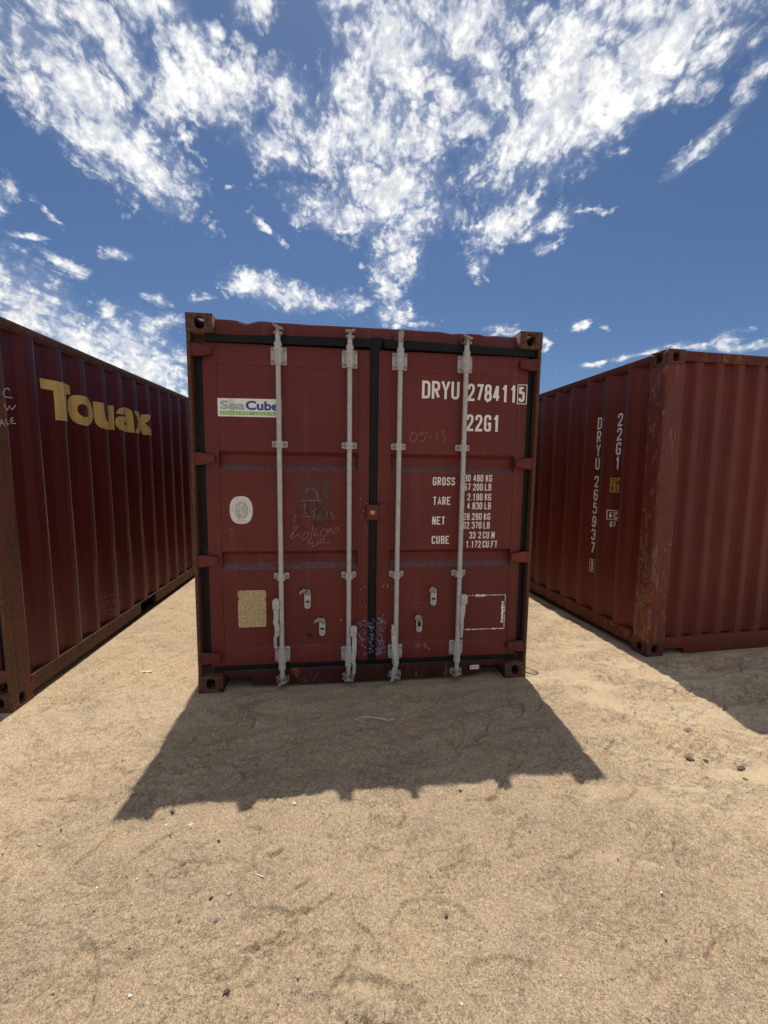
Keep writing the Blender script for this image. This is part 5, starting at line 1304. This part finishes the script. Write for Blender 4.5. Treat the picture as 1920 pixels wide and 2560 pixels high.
# ---- stones
def rock(seed, sub=1, sq=(1, .8, .6)):
    r = random.Random(seed); bm = bmesh.new(); bmesh.ops.create_icosphere(bm, subdivisions=sub, radius=1)
    ax = [Vector((r.gauss(0, 1), r.gauss(0, 1), r.gauss(0, 1))).normalized() for _ in range(5)]
    for v in bm.verts:
        for a in ax:
            d = v.co.dot(a)
            if d > .62: v.co -= a * (d - .62) * .9
        v.co *= r.uniform(.84, 1.14); v.co = Vector((v.co.x * sq[0], v.co.y * sq[1], v.co.z * sq[2]))
    return bm
def stone(name, label, cat, x, y, size, colr, seed, sq=(1, .8, .6), rz=0.0, sink=.25, group=None, var=.3):
    bm = rock(seed, 2, sq)
    for v in bm.verts: v.co *= size
    me = bpy.data.meshes.new(name); bm.to_mesh(me); bm.free()
    me.materials.append(plain('stone_' + str(seed), colr, .85, var, 8 / size * .3, bump=.3))
    o = bpy.data.objects.new(name, me); COL.objects.link(o)
    o.location = (x, y, ground_z(x, y) + size * sq[2] * (1 - 2 * sink)); o.rotation_euler = (0, 0, rz)
    o['label'] = label; o['category'] = cat
    if group: o['group'] = group
    return o
GP = 'loose stones on the sand'
stone('pebble', 'small blue-grey pebble just below the left part of the shadow edge', 'pebble', -.975, 1.73, .013, (.13, .14, .16), 1, group=GP)
stone('pebble', 'bright white angular pebble below the shadow left of the middle', 'pebble', -.846, 1.643, .014, (.70, .66, .58), 2, group=GP)
stone('pebble', 'flat whitish pebble just outside the shadow, near the middle container shadow edge', 'pebble', -.409, 1.777, .014, (.62, .56, .46), 3, (1, .8, .35), group=GP)
stone('pebble', 'round pale grey pebble in the sunlit sand, right of a dark stone', 'pebble', -.563, 1.358, .010, (.55, .52, .46), 4, (1, .9, .8), group=GP)
stone('pebble', 'dark slate-coloured stone lying left of a round pale pebble', 'pebble', -.625, 1.340, .010, (.085, .08, .085), 5, (1, .7, .6), 1.0, group=GP)
stone('pebble', 'smooth grey-violet pebble half sunk in the sand', 'pebble', -.572, 1.266, .011, (.25, .21, .19), 6, (1, .85, .7), .5, .45, group=GP)
stone('pebble', 'tiny dark brown pebble above the white splinter', 'pebble', -.692, 1.573, .008, (.07, .055, .045), 7, group=GP)
stone('pebble', 'small cream pebble in reddish sand at far left', 'pebble', -1.446, 1.548, .010, (.62, .52, .42), 8, group=GP)
stone('pebble', 'whitish pebble right of the middle, near the lower edge of the shadow', 'pebble', .414, 1.886, .009, (.60, .54, .44), 9, group=GP)
stone('pebble', 'pale pebble lowest in the foreground', 'pebble', .261, 1.052, .006, (.66, .60, .50), 10, group=GP)
stone('dirt_clod', 'dark jagged clod of dirt in the lower foreground', 'dirt clod', -.465, 1.075, .013, (.15, .11, .08), 11, (1, .6, .6), .7)
stone('dirt_clod', 'grey-black clod lying alone low right of the middle', 'dirt clod', .254, 1.303, .009, (.15, .12, .10), 12, (1, .6, .5), 2.4)
stone('dirt_clod', 'largest dark clod among flakes right of the shadow tip', 'dirt clod', 1.771, 2.13, .026, (.13, .085, .07), 13, (1.1, .7, .5), -.5, .3)
stone('dirt_clod', 'small dark clod left of the largest one', 'dirt clod', 1.700, 2.135, .014, (.14, .09, .075), 14, (1.1, .7, .5), .5, .3)
stone('dirt_clod', 'reddish clod just right of the largest one', 'dirt clod', 1.830, 2.095, .015, (.16, .10, .075), 15, (1.3, .6, .5), -.6, .3)
stone('dirt_clod', 'pale flat crust flake with a dark underside left of the clods', 'crust flake', 1.545, 2.065, .048, (.47, .37, .25), 16, (1.1, .8, .26), -.4, .02)
stone('dirt_clod', 'dark clod near the right edge of the picture, farthest right of its row', 'dirt clod', 1.989, 2.047, .022, (.14, .10, .08), 17, (1.3, .6, .5), .3, .3)
stone('dirt_clod', 'small brown lump below the rightmost clod', 'dirt clod', 1.929, 1.956, .013, (.20, .14, .10), 18, (1.3, .7, .5), -.8, .3)
stone('dirt_clod', 'round reddish-brown crust patch right of the sunlit strip', 'dirt clod', 1.936, 2.362, .030, (.26, .19, .15), 19, (1, .8, .25), 0, .3)
# white splinter with a knobbed end
def litter(mb, name, mat, label, cat, x, y, rz, dz=.003, smooth=30):
    o = mb.build(name, mat, None, smooth=smooth); o.location = (x, y, ground_z(x, y) + dz); o.rotation_euler = (0, 0, rz); o['label'] = label; o['category'] = cat; return o
b = MB(); b.tube((-.022, 0, 0), (.018, 0, .002), .0032, 7, .0026); b.dome((-.022, 0, .001), .006, .004, (-1, .2, 0), 7); b.dome((-.020, .003, .001), .005, .004, (-.3, 1, .3), 7); b.dome((.019, 0, .002), .0035, .003, (1, 0, 0), 7)
litter(b, 'splinter', plain('bone_white', (.70, .62, .48), .7, .15, 60), 'short cream-white splinter with a knobbed end lying in the sunlit sand', 'splinter', -.473, 1.433, -.35, .004)
b = MB(); b.prism([(-.045, -.006), (.045, -.010), (.050, .004), (.02, .010), (-.042, .007)], 0, .003, 'z')
litter(b, 'plastic_strip', plain('plastic_white', (.75, .73, .66), .5, .1, 60), 'thin white strip lying on the sunlit sand beside the left container', 'litter', -1.86, 3.01, .05)
b = MB(); b.prism([(-.016, -.006), (.004, -.010), (.018, .002), (.002, .010), (-.012, .006)], 0, .003, 'z')
litter(b, 'plastic_scrap', plain('plastic_green', (.01, .26, .13), .4, .1, 60), 'small bright green plastic scrap in the shade of the right container', 'litter', 2.34, 3.147, .3)
b = MB(); b.prism([(-.10, -.015), (.0, -.055), (.16, -.085), (.30, -.06), (.30, .05), (.02, .055)], 0, .010, 'z'); 
litter(b, 'cardboard', plain('cardboard_grey', (.44, .385, .30), .85, .12, 6), 'flat grey-buff piece of cardboard lying in the shade at the right edge', 'cardboard', 3.16, 3.215, .02, .006)
# twigs
def twig(name, pts, r, mat, label, cat, x, y, dz=.004):
    b = MB(); b.path(pts, r, 7); return litter(b, name, mat, label, cat, x, y, 0, dz, 60)
tw = plain('dry_twig', (.66, .57, .44), .85, .3, 50); wr = plain('rusty_wire', (.05, .032, .025), .8, .3, 80)
b = MB(); b.path([(-.075, .010, .012), (-.03, .012, .010), (.03, .004, .008), (.075, -.006, .004)], .0042, 7); b.path([(-.075, .010, .012), (-.11, .004, .004), (-.13, -.004, .002)], .0034, 7); b.path([(-.12, -.006, .002), (-.085, -.018, .003), (-.065, -.028, .002)], .0022, 7)
b.path([(.085, -.006, .004), (.10, -.004, .008), (.118, .002, .006)], .007, 7)
litter(b, 'dry_twig', tw, 'pale dry twig lying in the middle of the container shadow', 'twig', -.03, 2.395, 0, .020, 60)
b = MB(); hp = [(.060 * math.cos(t) * 1.0, .035 * math.sin(t), .004 + .018 * abs(math.sin(t * .5))) for t in [3.6 + .33 * k for k in range(13)]]
b.path(hp, .0032, 7); b.path([(-.05, -.02, .006), (-.13, -.035, .004), (-.20, -.01, .003), (-.14, .0, .004)], .0028, 7); b.path([(.0, .03, .02), (-.03, .05, .03)], .0025, 7)
litter(b, 'wire_loop', wr, 'dark bent wire curling at the foot of the middle container right corner', 'wire', 1.185, 3.03, 0, .002, 60)
for k, (x, y, a, L_, lb) in enumerate(((-.27, 1.74, -1.2, .05, 'tiny brown twig below the shadow, near a notch in its edge'), (1.33, 1.12, -.6, .05, 'thin dark twig in the lower right foreground'), (.62, 2.62, .3, .06, 'short thin twig in the shadow right of the pale one'))):
    b = MB(); b.path([(-L_ / 2, 0, .002), (0, .004, .004), (L_ / 2, -.002, .002)], .0018, 6); litter(b, 'dry_twig', wr if k == 1 else tw, lb, 'twig', x, y, a, .002, 60)

# ---- gravel: thousands of chips, one object
rs_ = np.random.RandomState(12); NG = 15000
protos = []
for k in range(6):
    bm = rock(40 + k, 1, (1, .85, .6)); bmesh.ops.triangulate(bm, faces=bm.faces[:])
    bm2 = bmesh.new(); bmesh.ops.create_icosphere(bm2, subdivisions=1, radius=1)
    vs = np.array([v.co[:] for v in bm2.verts]) * (1 + .25 * (np.random.RandomState(k).rand(len(bm2.verts), 1) - .5)) * np.array([1, .8, .55])
    fs = np.array([[v.index for v in f.verts] for f in bm2.faces]); bm.free(); bm2.free(); protos.append((vs, fs))
pv = []; pf = []; kk = 0
gxp = rs_.uniform(-3.2, 3.7, NG); gyp = .75 + rs_.rand(NG) ** 1.5 * 4.6; gs = .0012 + .0013 * rs_.rand(NG) + .0045 * rs_.rand(NG) ** 14
dens_ = fbm(gxp, gyp, 1.6, 3, 2)
for i in range(NG):
    if dens_[i] < rs_.uniform(-.6, .1): continue
    vs, fs = protos[i % 6]; a = rs_.uniform(0, 6.28); c, s = math.cos(a), math.sin(a); sz = gs[i]
    q = vs * sz; q = np.stack([q[:, 0] * c - q[:, 1] * s + gxp[i], q[:, 0] * s + q[:, 1] * c + gyp[i], q[:, 2] + ground_z(gxp[i], gyp[i]) + sz * .2], 1)
    pv.append(q); pf.append(fs + kk); kk += len(q)
pv = np.concatenate(pv).astype(np.float32); pf = np.concatenate(pf).astype(np.int32)
me = bpy.data.meshes.new('gravel'); me.vertices.add(len(pv)); me.vertices.foreach_set('co', pv.ravel()); me.loops.add(pf.size); me.loops.foreach_set('vertex_index', pf.ravel())
me.polygons.add(len(pf)); me.polygons.foreach_set('loop_start', np.arange(0, pf.size, 3, dtype=np.int32)); me.polygons.foreach_set('loop_total', np.full(len(pf), 3, np.int32)); me.update(calc_edges=True)
n = NB('gravel_mix'); g = n.t.nodes.new('ShaderNodeNewGeometry'); rp_ = n.t.nodes.new('ShaderNodeValToRGB'); n.L.new(g.outputs['Random Per Island'], rp_.inputs[0])
els = rp_.color_ramp; els.interpolation = 'CONSTANT'
for pos, c in ((0, (.33, .25, .17)), (.3, (.46, .36, .25)), (.55, (.20, .15, .11)), (.68, (.55, .46, .35)), (.82, (.10, .085, .08)), (.90, (.64, .58, .48)), (.96, (.24, .18, .16))):
    e = els.elements[0] if pos == 0 else els.elements.new(pos); e.color = (*c, 1)
els.elements[-1].position = .96
n.set('Base Color', rp_.outputs[0]); n.set('Roughness', .9); me.materials.append(n.m)
gv = bpy.data.objects.new('gravel', me); COL.objects.link(gv); gv['kind'] = 'stuff'; gv['label'] = 'fine mixed grit scattered over the sand'; gv['category'] = 'gravel'
